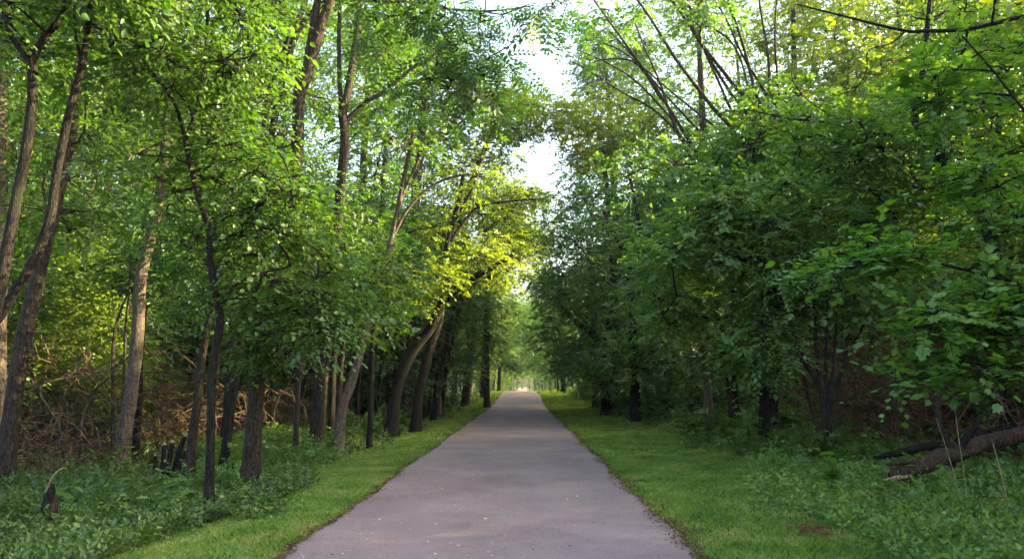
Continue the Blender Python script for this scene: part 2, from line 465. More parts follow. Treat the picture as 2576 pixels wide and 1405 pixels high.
# ------------------------------------------------------------------ trees
def grow(g, nodes, clumps, spread=.5):
    """join every clump centre to the nearest suitable point of the growing branch system.
    nodes: (n,3) trunk points. returns list of (polyline, start_radius, end_radius)"""
    pts = [np.asarray(p, float) for p in nodes]
    order = sorted(range(len(clumps)), key=lambda i: min(np.linalg.norm(np.asarray(nodes) - clumps[i], axis=1)))
    out = []; arr = np.array(pts); own = [-1] * len(pts); cnt = [0] * len(clumps); par = []
    for oi, i in enumerate(order):
        c = np.asarray(clumps[i], float)
        d = c - arr; dist = np.linalg.norm(d, axis=1)
        cost = dist + 1.6 * np.maximum(0, -(d[:, 2]) + .0 * dist) + .12 * dist * (np.array(own) < 0)
        k = int(np.argmin(cost)); p = arr[k]
        par.append(own[k])
        L = dist[k]
        up = np.array([0, 0, 1.0])
        mid = (p + c) / 2 + up * L * g.uniform(-.02, .14) + g.normal(0, .06, 3) * L
        q1 = p * .72 + mid * .28 + g.normal(0, .02, 3) * L
        line, _ = catmull([p, (p + mid) / 2 + g.normal(0, .035, 3) * L, mid, (mid + c) / 2 + g.normal(0, .035, 3) * L, c], [1, 1, 1, 1, 1], 10)
        out.append(line)
        new = line[3:]
        arr = np.vstack([arr, new]); own += [oi] * len(new)
    n = len(out); desc = [1] * n
    for i in range(n - 1, -1, -1):
        if par[i] >= 0: desc[par[i]] += desc[i]
    return out, desc

def crown_fill(g, soup, wood, centers, radii, kind, size, n_spray, m, L, droop, flat, twig=True, sub=6, solid=.35):
    """sprays round every clump centre; sub-branches reach out to them"""
    N = len(centers)
    if N == 0: return
    c = np.repeat(centers, n_spray, 0); r = np.repeat(radii * g.uniform(.75, 1.35, (N, 1)), n_spray, 0)
    d = nrm(g.normal(size=(len(c), 3)))
    rad = g.uniform(solid * .5, 1, (len(c), 1)) ** .6
    rad = np.where(g.uniform(size=rad.shape) < .16, g.uniform(1.0, 1.75, rad.shape), rad)
    b = c + d * r * rad * .9
    u = d * [1, 1, .35] + g.normal(0, .45, d.shape) * [1, 1, .3]
    u[:, 2] -= .05
    sprays(soup, wood if twig else None, g, b, u, L * g.uniform(.6, 1.3, len(c)), m, size, kind, droop, flat)
    if sub and wood is not None:
        k = g.integers(0, n_spray, (N, sub)) + (np.arange(N) * n_spray)[:, None]
        e = b[k.reshape(-1)]; s = np.repeat(centers, sub, 0)
        t = np.linspace(0, 1, 5)[None, :, None]
        q = s[:, None] * (1 - t) + e[:, None] * t
        q = q + np.sin(t * np.pi) * g.normal(0, .08, (len(s), 1, 3)) * np.linalg.norm(e - s, axis=1)[:, None, None]
        tubes(wood, q, np.tile(np.linspace(.014, .005, 5), (len(s), 1)), 3)

def flare(pts, rad):
    """root flare on the lowest metre and a stub below ground"""
    z0 = pts[0][2]
    h = np.array([p[2] - z0 for p in pts])
    return rad * (1 + .45 * np.exp(-np.maximum(h, 0) / .28))

def make_tree(name, label, cat, trunk, clumps, leaf='ovate', lmat='leaf', bark='bark', size=.11, n_spray=40, m=9,
              L=.55, droop=.25, flat=.35, limbs=(), group=None, seed=0, sub=6, twig=True, branch_r=.012, rough=.05,
              ground=True, solid=.35):
    """trunk: [(x,y,z,r)...] world; limbs: list of the same; clumps: [(x,y,z,rx,ry,rz)...] world"""
    g = np.random.default_rng(1000 + seed)
    T = np.array(trunk, float)
    origin = T[0, :3].copy()
    root = bpy.data.objects.new(name, None); col.objects.link(root); root.location = origin
    root.empty_display_size = .3
    tag(root, label, cat, group)
    pts, rad = catmull(T[:, :3] - origin, T[:, 3], max(24, 6 * len(T)))
    if ground:
        rad = flare(pts, rad)
        pts = np.vstack([pts[0] - [0, 0, .35], pts]); rad = np.concatenate([[rad[0] * 1.15], rad])
    s = Soup(); tube(s, pts, rad, 14, rough, seed)
    link('trunk', s.mesh('trunk', M[bark], True), root)
    nodes = [p for p, r_ in zip(pts, rad) if p[2] > .30 * pts[:, 2].max()]
    for li, lb in enumerate(limbs):
        B = np.array(lb, float)
        q, qr = catmull(B[:, :3] - origin, B[:, 3], max(16, 5 * len(B)))
        s = Soup(); tube(s, q, qr, 9, rough, seed + li + 5)
        link('limb', s.mesh('limb', M[bark], True), root)
        nodes += list(q[2:])
    if len(clumps):
        C = np.array(clumps, float); C[:, :3] -= origin
        lines, desc = grow(g, nodes, C[:, :3])
        wood = Soup()
        for ln, k in zip(lines, desc):
            r0 = min(branch_r * (1 + .75 * math.sqrt(k)), T[:, 3].max() * .55)
            tube(wood, ln, np.linspace(r0, branch_r * .6, len(ln)), 6)
        crown = Soup()
        crown_fill(g, crown, wood, C[:, :3], C[:, 3:6], leaf, size, n_spray, m, L, droop, flat, twig, sub, solid)
        link('branches', wood.mesh('branches', M[bark], True), root)
        link('crown', crown.mesh('crown', M[lmat]), root)
    return root

def copy_thing(o, loc, rz, sc, label=None, group=None, mats=None):
    r = o.copy(); col.objects.link(r)
    r.location = loc; r.rotation_euler = (0, 0, rz); r.scale = (sc[0], sc[1], sc[2])
    if label: r['label'] = label
    if group: r['group'] = group
    for ch in o.children:
        c = ch.copy(); col.objects.link(c); c.parent = r
    return r

# pixel helpers for hand-placed trees (the points are 3D positions at their own distance)
def TP(d, pts, unit=True):
    """[(px,py,width_px[,d])...] -> [(x,y,z,r)]"""
    out = []
    for p in pts:
        dd = p[3] if len(p) > 3 else d
        q = P(p[0], p[1], dd)
        out.append((q[0], q[1], q[2], p[2] * dd / F_PX / 2))
    return out
def base_on_ground(tr):
    """drop the first point onto the terrain"""
    x, y, z, r = tr[0]
    tr = list(tr); tr[0] = (x, y, float(H(x, y)) - .03, r)
    return tr
# spots kept sunlit: gaps made by leaving out foliage towards the sun
SUN_T = [(200, 750, 20, 2.6), (352, 780, 16.7, 1.8), (150, 770, 20, 2.3), (590, 100, 10, 1.6), (1300, 290, 37, 2.6), (1310, 510, 52, 2.4), (1060, 740, 23.5, 2.2), (1180, 690, 23.5, 2.2),
         (1470, 280, 36, 2.2), (815, 60, 12.7, 1.2), (1750, 220, 19, 2.4), (1930, 230, 19, 2), (900, 360, 28, 2), (2150, 560, 30, 2.4), (2280, 500, 33, 2.2), (1250, 850, 80, 3), (560, 700, 18, 1.6), (1260, 640, 53, 2)]
def clear_of_sun(q, k):
    for px, py, d, r in SUN_T:
        w = q - P(px, py, d); a = w @ SUN_V
        if a > 2.2 + r * .5 and np.linalg.norm(w - a * SUN_V) < r * .62 + k * .5: return False
    return True
def CL(g, ells):
    """crown envelopes [(px,py,d,rx_px,ry_px,depth_m,n,clump_r)] -> clump list"""
    out = []
    for (px, py, d, rx, ry, dep, n, cr) in ells:
        for _ in range(n):
            v = g.normal(size=3); v /= np.linalg.norm(v); v *= g.uniform(.15, 1) ** .5
            dd = d + v[1] * dep
            q = P(px + v[0] * rx, py + v[2] * ry, dd)
            k = cr * g.uniform(.75, 1.25)
            q[2] = max(q[2], float(H(q[0], q[1])) + k * .5)
            if clear_of_sun(q, k): out.append((q[0], q[1], q[2], k, k, k * .55))
    return out

EXEC_TREES = True
exec_list = []

# ------------------------------------------------------------------ left side, trees one can tell apart
g = np.random.default_rng(11)
LG = None
def tree_px(name, label, d, trunk, ells, limbs=(), seed=1, cat='tree', **kw):
    gg = np.random.default_rng(500 + seed)
    tr = base_on_ground(TP(d, trunk))
    lb = [TP(d, l) for l in limbs]
    return make_tree(name, label, cat, tr, CL(gg, ells), limbs=lb, seed=seed, **kw)

tree_px('forked_tree', 'dark near tree that forks high up, cut by the left edge of the photo', 8.5,
        [(-70, 1310, 38), (-32, 900, 32), (5, 700, 29), (30, 560, 27), (62, 400, 26), (80, 270, 25), (82, 150, 22)],
        [(150, -60, 8.5, 230, 150, 1.5, 16, .55), (60, 90, 9.5, 190, 90, 1.2, 7, .45), (330, -160, 8.5, 150, 120, 1.5, 8, .6)],
        limbs=[[(80, 165, 16), (30, 95, 13), (12, 40, 12), (-20, -20, 10), (-60, -120, 7)],
               [(82, 160, 19), (105, 105, 18), (150, 50, 17), (168, 0, 15), (190, -100, 12), (230, -250, 8)]],
        seed=1, bark='bark_dark', size=.09, n_spray=20, leaf='ovate')
tree_px('leaning_tree', 'thin dark grey tree leaning right across the left edge, crossing the stouter trunk behind', 8.8,
        [(-120, 1300, 26), (-60, 900, 24), (0, 795, 24), (50, 715, 24), (92, 640, 24), (128, 540, 23), (142, 440, 21), (175, 280, 20), (205, 170, 18), (222, 60, 16), (235, -60, 14), (250, -260, 10)],
        [(260, -120, 9, 200, 120, 1.5, 14, .55), (330, 110, 10, 120, 70, 1, 5, .4)],
        limbs=[[(207, 160, 9), (190, 90, 8), (185, 0, 6), (170, -90, 5)]],
        seed=2, bark='bark_dark', size=.09, n_spray=20)
tree_px('straight_tree', 'stout brown trunk with smooth bark standing at the far left of the weeds', 13,
        [(10, 1190, 46), (35, 1010, 40), (60, 850, 37), (85, 740, 36), (118, 600, 34), (160, 420, 30), (185, 300, 28), (200, 100, 24), (215, -150, 18)],
        [(190, 120, 13.5, 250, 150, 2.5, 16, .8), (120, 400, 14, 190, 150, 2, 12, .7), (250, -180, 13, 260, 150, 2.5, 14, .9), (210, 560, 14, 120, 60, 1, 4, .5)],
        seed=3, bark='bark', size=.10, n_spray=26)
tree_px('sunlit_tree', 'curving tree with a sunlit right flank in front of the brush bank', 16.7,
        [(303, 1140, 38), (316, 1070, 33), (329, 998, 31), (346, 847, 30), (354, 700, 30), (377, 607, 27), (399, 506, 25), (412, 405, 24), (421, 303, 22), (430, 150, 18), (440, -60, 14)],
        [(420, 90, 17, 230, 170, 2.5, 20, .95), (350, 330, 17, 150, 120, 2, 9, .75), (460, -180, 17, 240, 130, 2.5, 12, 1), (500, 420, 18, 110, 90, 1.5, 7, .7)],
        seed=4, bark='bark_pale', size=.11, n_spray=26, lmat='leaf')
tree_px('slanting_tree', 'small slanting tree with a pale scar near its foot, left of the thin dark tree', 14,
        [(475, 1175, 26), (485, 1089, 22), (498, 998, 20), (508, 907, 18), (521, 821, 16), (540, 720, 14), (560, 600, 12), (575, 480, 10)],
        [(560, 620, 14.5, 110, 100, 1.2, 9, .6), (600, 440, 14, 130, 90, 1.2, 9, .6), (520, 760, 14.5, 60, 50, .8, 4, .4)],
        seed=5, bark='bark', size=.10, n_spray=20, lmat='leaf')
tree_px('slender_tree', 'slender dark tree bowed to the right, nearest the left verge, forking above into a V', 10.1,
        [(527, 1256, 24), (531, 1049, 20), (533, 948, 20), (546, 857, 21), (553, 796, 20), (538, 720, 18), (530, 657, 17), (526, 581, 17), (500, 495, 16), (480, 420, 15), (466, 350, 14)],
        [(590, 110, 10, 105, 110, 1.0, 11, .42), (440, 200, 10, 130, 120, 1.0, 8, .4), (500, -60, 10, 170, 80, 1.2, 10, .5),
         (600, 330, 10.5, 130, 60, 1.0, 7, .42), (480, 430, 10.5, 150, 60, 1.0, 7, .4), (640, 520, 10.5, 170, 90, 1.2, 16, .45),
         (700, 690, 10.8, 170, 110, 1.2, 20, .45), (430, 620, 11, 90, 90, .8, 5, .35), (830, 800, 11, 80, 60, .8, 9, .4), (620, 420, 10, 130, 90, 1, 8, .42)],
        limbs=[[(466, 350, 11), (447, 280, 10), (435, 253, 9), (399, 202, 8), (374, 172, 6), (345, 120, 5)],
               [(466, 350, 12), (485, 303, 11), (506, 227, 10), (516, 152, 10), (523, 25, 9), (528, -60, 8), (530, -200, 5)],
               [(480, 415, 6), (430, 396, 5), (380, 392, 4), (330, 385, 3)], [(484, 430, 7), (540, 415, 6), (600, 402, 5), (660, 398, 3)],
               [(528, 600, 8), (570, 545, 7), (640, 520, 5), (720, 515, 3)], [(545, 790, 8), (590, 720, 7), (650, 690, 5), (730, 670, 4)]],
        seed=6, bark='bark_dark', size=.076, n_spray=18, m=8, leaf='broad', lmat='leaf', droop=.3, solid=.1)
tree_px('rough_barked_tree', 'big rough barked dark tree leaning right with two pale stems at the top', 12.7,
        [(628, 1198, 50), (637, 1100, 42), (643, 998, 38), (653, 872, 36), (668, 796, 35), (692, 690, 34), (718, 560, 33), (743, 430, 32), (750, 329, 32), (754, 243, 34), (769, 190, 36)],
        [(760, -180, 13, 300, 150, 3, 22, 1.0), (600, -60, 13.5, 170, 100, 2, 9, .8), (800, 560, 13, 110, 110, 1.5, 10, .6), (730, 760, 12.5, 120, 90, 1.3, 11, .5),
         (860, 700, 13, 110, 100, 1.3, 14, .55), (690, 240, 14.5, 90, 130, 1.5, 8, .65), (690, 880, 12.2, 70, 70, .6, 6, .35)],
        limbs=[[(767, 200, 24), (783, 101, 23), (799, 0, 21), (815, -120, 17), (820, -260, 12)],
               [(769, 205, 26), (793, 120, 25), (812, 50, 24), (831, 0, 22), (860, -110, 18), (900, -260, 12)]],
        seed=7, bark='bark', size=.082, n_spray=24, leaf='ovate', lmat='leaf', solid=.1, droop=.3, rough=.08)
tree_px('crooked_tree', 'dark bare-stemmed tree slanting right behind the rough barked tree', 16.5,
        [(640, 1120, 20), (650, 900, 19), (655, 700, 19), (660, 480, 18), (672, 260, 17), (700, 180, 16), (722, 110, 15), (755, 40, 14), (790, -60, 12)],
        [(640, 60, 17, 120, 120, 2, 9, .8), (800, -160, 17, 200, 100, 2.5, 10, 1), (560, 250, 17, 110, 110, 2, 8, .75)],
        seed=8, bark='bark_dark', size=.12, n_spray=30)
tree_px('forked_tree', 'upright tree forking into a V above the mid-left canopy', 20,
        [(798, 1075, 38), (808, 948, 34), (818, 887, 30), (832, 750, 28), (846, 600, 26), (859, 445, 25), (868, 354, 25), (862, 288, 25)],
        [(930, -90, 20, 200, 110, 3, 12, 1.1), (770, 640, 20, 120, 130, 2, 9, .85), (960, 560, 20.5, 110, 120, 2.5, 12, .9), (900, 760, 20, 80, 70, 1.5, 6, .7),
         (980, 140, 23, 120, 110, 2.5, 9, .8), (930, 330, 21, 90, 80, 2, 6, .7)],
        limbs=[[(862, 292, 15), (856, 230, 13), (854, 202, 12), (853, 100, 11), (854, 0, 10), (850, -150, 7)],
               [(862, 292, 21), (877, 217, 20), (892, 126, 18), (904, 30, 16), (915, -120, 12)],
               [(893, 131, 9), (925, 98, 8), (970, 71, 7), (1031, 45, 6), (1090, 40, 4)],
               [(864, 310, 14), (920, 258, 12), (970, 228, 11), (1036, 172, 8), (1090, 140, 6), (1130, 108, 4)]],
        seed=9, bark='bark', size=.13, n_spray=36)
for i, (d, pts, lab) in enumerate([
        (17.5, [(745, 1085, 13), (750, 980, 12), (755, 887, 12), (765, 780, 10), (770, 640, 8)], 'thin pale pole-like tree just left of the straight brown trunk'),
        (23, [(834, 1060, 17), (837, 960, 16), (841, 890, 15), (850, 760, 13), (858, 620, 11)], 'thin dark tree close behind the right side of the straight brown trunk'),
        (24, [(850, 1050, 13), (856, 950, 12), (862, 887, 12), (880, 770, 10), (890, 640, 8)], 'thin grey tree between the straight trunk and the pale leaning one'),
        (20, [(930, 1075, 14), (933, 1000, 13), (936, 948, 12), (938, 850, 12), (950, 700, 9)], 'thin straight dark tree right of the pale leaning trunk'),
        (30, [(985, 1040, 12), (1000, 960, 11), (1022, 890, 11), (1035, 800, 9), (1050, 700, 8)], 'thin dark tree standing behind the big arching tree'),
        (27, [(870, 1045, 15), (885, 950, 14), (900, 870, 13), (925, 770, 11), (950, 680, 9)], 'dim dark tree in the shade behind the pale leaning trunk'),
        (34, [(1091, 1015, 14), (1104, 950, 13), (1117, 897, 12), (1128, 840, 11), (1150, 740, 9)], 'thin tree leaning right, first beyond the two dark leaning trunks'),
        (38, [(1112, 1010, 12), (1120, 950, 11), (1133, 880, 10), (1150, 800, 9), (1170, 700, 7)], 'thin tree leaning right, second beyond the two dark leaning trunks'),
        (36, [(1078, 1020, 9), (1085, 950, 8), (1094, 880, 8), (1100, 800, 7), (1115, 720, 6)], 'very thin pole tree close to the two dark leaning trunks'),
        (18, [(560, 1120, 20), (570, 1040, 18), (574, 960, 17), (580, 860, 15), (586, 760, 14), (590, 660, 12), (600, 560, 10)], 'dull brown trunk with flaky bark behind the slender bowed tree'),
        (24, [(180, 1100, 16), (181, 1020, 15), (182, 930, 14), (190, 820, 12), (196, 700, 10)], 'short pale trunk in shade between the stout trunk and the curving sunlit tree'),
        (19, [(343, 1110, 18), (350, 1000, 16), (352, 900, 15), (362, 800, 13), (366, 640, 11)], 'dark twin trunk hard behind the right side of the sunlit tree')]):
    e = pts[-1]
    tree_px('slender_tree', lab, d, pts, [(e[0] + 15, e[1] - 30, d, 80 * 20 / d, 90 * 20 / d, 1.3, 9, .8), (e[0], e[1] + 50, d, 60 * 20 / d, 50 * 20 / d, 1, 4, .6)],
            seed=20 + i, bark='bark' if i in (0, 2, 10) else 'bark_dark', size=.125, n_spray=26, lmat='leaf_dark' if i % 2 else 'leaf')
tree_px('pale_leaning_tree', 'pale grey trunk leaning right between the straight brown trunk and the arching tree', 19,
        [(849, 1076, 28), (862, 1025, 24), (879, 978, 22), (909, 877, 20), (930, 800, 18), (952, 725, 17), (985, 600, 15), (1010, 480, 13), (1040, 330, 10)],
        [(1000, 480, 19, 90, 120, 1.8, 12, .8), (1060, 300, 19.5, 110, 90, 2, 10, .85), (960, 640, 19, 80, 60, 1.2, 6, .6)],
        limbs=[[(985, 600, 9), (1030, 520, 8), (1090, 465, 7), (1160, 440, 5), (1220, 445, 3)], [(1000, 520, 9), (1045, 420, 8), (1080, 360, 6), (1150, 300, 5), (1190, 230, 4), (1205, 150, 3)]],
        seed=40, bark='bark_pale', size=.13, n_spray=30)
tree_px('arching_tree', 'big dark tree arching over toward the path with sunlit golden foliage', 24,
        [(983, 1060, 34), (994, 1000, 29), (1011, 938, 27), (1046, 872, 26), (1086, 821, 24), (1112, 761, 22), (1150, 725, 20), (1187, 700, 17), (1240, 672, 13), (1290, 640, 9)],
        [(1050, 740, 23.5, 100, 50, 1.5, 12, .6), (1160, 690, 23.5, 120, 45, 1.6, 14, .6), (1250, 640, 25, 80, 45, 1.5, 16, .6), (1300, 620, 26, 40, 35, 1, 6, .5), (960, 700, 23, 60, 50, 1, 5, .5)],
        limbs=[[(1046, 872, 14), (1040, 800, 12), (1030, 700, 10), (1045, 600, 8)]],
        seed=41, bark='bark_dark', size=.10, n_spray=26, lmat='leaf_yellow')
tree_px('leaning_tree', 'dark leaning trunk with a mossy foot just right of the arching tree', 25,
        [(1046, 1062, 28), (1052, 1000, 24), (1066, 938, 23), (1086, 862, 21), (1108, 790, 18), (1125, 620, 15), (1150, 520, 12), (1165, 440, 10)],
        [(1180, 480, 26, 110, 80, 2.5, 14, .95), (1120, 600, 26, 80, 60, 2, 7, .8), (1250, 560, 28, 70, 60, 2, 7, .8)],
        limbs=[[(1125, 620, 9), (1165, 560, 8), (1205, 520, 7), (1290, 505, 5), (1370, 500, 3)], [(1140, 560, 9), (1190, 470, 7), (1215, 380, 5), (1220, 350, 4)]],
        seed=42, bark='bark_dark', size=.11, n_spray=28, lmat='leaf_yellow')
# tall trees whose tops close over the path further on
tree_px('tall_tree', 'tall tree whose sunlit yellow crown reaches over the path below the sky gap', 38,
        [(1098, 1010, 26), (1110, 850, 23), (1140, 650, 20), (1180, 480, 16), (1230, 350, 12), (1270, 280, 8)],
        [(1310, 262, 37, 75, 38, 2.5, 20, .95), (1290, 325, 37, 95, 35, 2.5, 20, .95), (1190, 250, 38, 90, 60, 3, 14, 1.1), (1150, 380, 39, 80, 70, 3, 12, 1.1), (1250, 410, 40, 60, 45, 2, 10, 1.0)],
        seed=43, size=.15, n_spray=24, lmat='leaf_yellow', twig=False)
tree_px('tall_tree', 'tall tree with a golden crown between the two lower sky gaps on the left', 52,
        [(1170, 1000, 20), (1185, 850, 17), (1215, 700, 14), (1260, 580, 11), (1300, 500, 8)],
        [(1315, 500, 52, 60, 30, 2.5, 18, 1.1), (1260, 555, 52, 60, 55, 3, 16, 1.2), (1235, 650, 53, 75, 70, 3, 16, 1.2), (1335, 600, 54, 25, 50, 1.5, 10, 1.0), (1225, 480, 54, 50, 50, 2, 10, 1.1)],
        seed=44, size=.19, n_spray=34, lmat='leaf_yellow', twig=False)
tree_px('compound_leaf_tree', 'tree with feathery compound leaves hanging dark against the white sky, top centre', 15,
        [(560, 1150, 22), (600, 900, 20), (640, 600, 19), (690, 300, 18), (740, 100, 17), (800, 20, 15), (850, -10, 14)],
        [(1180, 20, 13.5, 150, 60, .8, 9, .38), (1340, 20, 13.2, 110, 40, .8, 5, .35), (1180, 120, 13.5, 80, 80, .7, 7, .33), (1000, 20, 14, 110, 60, .8, 7, .4), (1235, 190, 13.5, 50, 50, .5, 5, .3),
         (1110, 190, 14, 60, 50, .6, 4, .3), (1250, -60, 13.5, 250, 40, 1, 10, .5)],
        limbs=[[(850, -10, 14), (940, 2, 11), (1061, 5, 9), (1132, 23, 7), (1238, 28, 5), (1340, 15, 3)], [(1061, 5, 5), (1110, 80, 4), (1150, 150, 3), (1190, 200, 2)]],
        seed=45, bark='bark_dark', leaf='pinnate', size=.46, n_spray=5, m=4, L=.5, droop=.5, flat=.25, lmat='leaf_dark', sub=4, branch_r=.008)
tree_px('edge_tree', 'thick warm lit trunk at the left edge, behind the near forked tree', 15,
        [(-8, 1160, 40), (-6, 900, 38), (-2, 600, 36), (0, 300, 34), (4, 100, 32), (8, -150, 26)],
        [(60, -200, 15, 200, 120, 2.5, 10, 1)], seed=46, bark='bark_pale', size=.12, n_spray=30)
tree_px('background_tree', 'brown trunk seen between the forked tree and the grey leaning one', 21,
        [(62, 1060, 26), (60, 850, 25), (60, 600, 25), (62, 400, 24), (66, 200, 22), (72, 0, 20), (80, -150, 16)],
        [(100, 250, 22, 170, 120, 3, 14, 1.1), (60, 560, 22, 120, 90, 2.5, 8, 1), (120, 0, 22, 180, 120, 3, 12, 1.2)], seed=47, bark='bark', size=.14, n_spray=30)

for k, (d, pts, ells, mm, lab) in enumerate([
    (33, [(1020, 1020, 30), (1030, 800, 28), (1045, 500, 24), (1070, 250, 18), (1090, 60, 10)],
     [(1060, 150, 33, 130, 120, 3.5, 26, 1.25), (960, 60, 34, 120, 100, 3, 16, 1.25), (1090, 330, 34, 100, 80, 3, 14, 1.1), (1150, 180, 35, 60, 90, 2.5, 10, 1.1)], 'leaf_soft', 'tall tree with a pale green feathery crown rising left of the big sky gap'),
    (40, [(900, 1020, 24), (905, 700, 22), (915, 400, 18), (930, 150, 12)], [(900, 200, 40, 120, 170, 4, 28, 1.5), (800, 60, 41, 110, 110, 3, 14, 1.5)], 'leaf_soft', 'tall pale green tree showing through between the forked trunks at upper left'),
    (36, [(640, 1030, 24), (640, 700, 22), (632, 400, 18), (620, 150, 12)], [(620, 300, 36, 150, 190, 4, 30, 1.4), (480, 120, 37, 120, 140, 3, 16, 1.4), (330, 150, 36, 110, 120, 3, 12, 1.4)], 'leaf_yellow', 'tall yellowish tree far behind the rough barked trunk'),
    (48, [(1225, 1000, 15), (1225, 800, 13), (1235, 600, 10)], [(1215, 800, 48, 60, 80, 2.5, 20, 1.2), (1160, 720, 48, 70, 90, 2.5, 18, 1.2), (1180, 900, 48, 50, 50, 2, 10, 1.0)], 'leaf_soft', 'rounded pale green tree left of the far end of the path')]):
    tree_px('tall_tree', lab, d, pts, ells, seed=150 + k, size=.155, n_spray=24, lmat=mm, twig=False)

# ------------------------------------------------------------------ right side, trees one can tell apart
for k, (d, pts, ells, mm, lab) in enumerate([
    (44, [(1560, 1000, 24), (1555, 700, 21), (1540, 400, 16), (1525, 180, 9)],
     [(1530, 150, 44, 85, 90, 3.5, 26, 1.4), (1600, 250, 43, 100, 100, 3.5, 20, 1.4), (1490, 210, 42, 50, 60, 2.5, 10, 1.1), (1660, 80, 45, 90, 100, 3, 14, 1.4), (1560, 380, 42, 80, 70, 3, 12, 1.3)], 'leaf_soft', 'tall tree with a pale feathery crown rising right of the big sky gap'),
    (36, [(1540, 1000, 20), (1545, 750, 18), (1530, 500, 14), (1505, 320, 9)],
     [(1500, 290, 36, 100, 60, 2.5, 20, .85), (1420, 300, 37, 45, 50, 2, 9, .8), (1560, 350, 36, 90, 60, 2.5, 16, .9), (1460, 380, 38, 50, 40, 2, 10, .8), (1640, 300, 37, 70, 60, 2, 8, .9)], 'leaf_yellow', 'tree with a sunlit yellow crown just right of the two sky gaps'),
    (46, [(1500, 1000, 18), (1495, 800, 16), (1480, 600, 12)],
     [(1450, 520, 46, 50, 80, 2.5, 20, 1.1), (1400, 600, 47, 45, 70, 2, 16, 1.1), (1380, 720, 48, 45, 60, 2, 14, 1.1), (1480, 430, 45, 60, 50, 2, 12, 1.1), (1390, 830, 46, 40, 60, 2, 14, 1.1), (1440, 900, 44, 40, 40, 2, 8, .9)], 'leaf', 'dense green tree right of the lower sky gap, leaning over the path'),
    (36, [(1790, 980, 26), (1780, 600, 22), (1765, 250, 16), (1755, 20, 10)],
     [(1740, 20, 36, 110, 110, 3, 22, 1.25), (1650, 150, 36, 80, 70, 2.5, 12, 1.1), (1850, 80, 37, 100, 110, 3, 16, 1.25), (1720, 300, 36, 90, 60, 2, 10, 1.1)], 'leaf_soft', 'tall soft green tree filling the sky behind the bare leaning stems'),
    (34, [(2010, 950, 26), (2010, 600, 22), (2000, 250, 16), (1995, 20, 10)],
     [(1990, 60, 34, 130, 120, 3, 26, 1.2), (2100, -40, 34, 130, 90, 3, 16, 1.2), (1960, 250, 34, 110, 60, 2, 12, 1.1)], 'leaf_yellow', 'tall yellowish tree behind the rounded crown, upper right'),
    (32, [(2270, 930, 26), (2270, 600, 22), (2265, 250, 16), (2260, 0, 10)],
     [(2250, 60, 32, 130, 120, 3, 24, 1.15), (2400, 0, 32, 130, 110, 3, 18, 1.15), (2520, 120, 33, 110, 110, 3, 16, 1.15)], 'leaf_yellow', 'tall yellowish tree glowing behind the boughs near the top right corner')]):
    tree_px('tall_tree', lab, d, pts, ells, seed=160 + k, size=.155, n_spray=23, lmat=mm, twig=False)
tree_px('leaning_tree', 'dark tree leaning left over the far path with its limb spread above the verge', 35,
        [(1524, 1005, 24), (1524, 940, 21), (1522, 890, 19), (1500, 850, 16), (1456, 816, 13), (1425, 786, 10), (1400, 750, 7)],
        [(1440, 750, 35, 80, 60, 2.5, 14, 1), (1400, 680, 36, 55, 50, 2, 8, 1), (1500, 820, 35, 90, 60, 2.5, 12, 1), (1440, 900, 36, 60, 45, 2, 10, .8), (1500, 940, 34, 70, 40, 1.5, 8, .8), (1560, 880, 33, 60, 60, 2, 8, .9)],
        limbs=[[(1522, 890, 15), (1530, 820, 13), (1545, 740, 11), (1540, 640, 9)]], seed=60, bark='bark_dark', size=.14, n_spray=22, lmat='leaf_soft', twig=False)
tree_px('bare_topped_tree', 'dark tree with greyish dead upper twigs, right of the far path', 29,
        [(1597, 1010, 26), (1596, 922, 24), (1592, 800, 21), (1586, 720, 19), (1578, 650, 16), (1545, 585, 12), (1516, 526, 8)],
        [(1480, 640, 30, 90, 90, 2.5, 14, .95), (1560, 560, 30, 90, 80, 2.5, 12, .95), (1640, 780, 28, 100, 90, 2.2, 14, .9), (1560, 900, 28, 70, 60, 1.5, 9, .8), (1660, 920, 27, 60, 60, 1.5, 8, .7), (1480, 500, 32, 70, 60, 2, 8, 1)],
        limbs=[[(1588, 730, 12), (1610, 600, 10), (1600, 520, 8), (1580, 430, 6)], [(1590, 780, 12), (1640, 660, 10), (1650, 560, 8)]],
        seed=61, bark='bark_dark', size=.13, n_spray=22, lmat='leaf_soft')
tree_px('pale_trunk_tree', 'thin pale brown trunk rising from the weeds on the right of the path', 22,
        [(1786, 1040, 24), (1780, 980, 22), (1774, 922, 21), (1766, 850, 20), (1763, 760, 18), (1755, 640, 16), (1740, 500, 13)],
        [(1720, 800, 21, 80, 70, 1.5, 12, .7), (1760, 640, 21.5, 130, 90, 2, 14, .8), (1700, 680, 20.5, 80, 70, 1.5, 10, .7), (1850, 900, 20.5, 60, 60, 1.2, 8, .6)],
        seed=62, bark='bark_pale', size=.12, n_spray=28, lmat='leaf_soft')
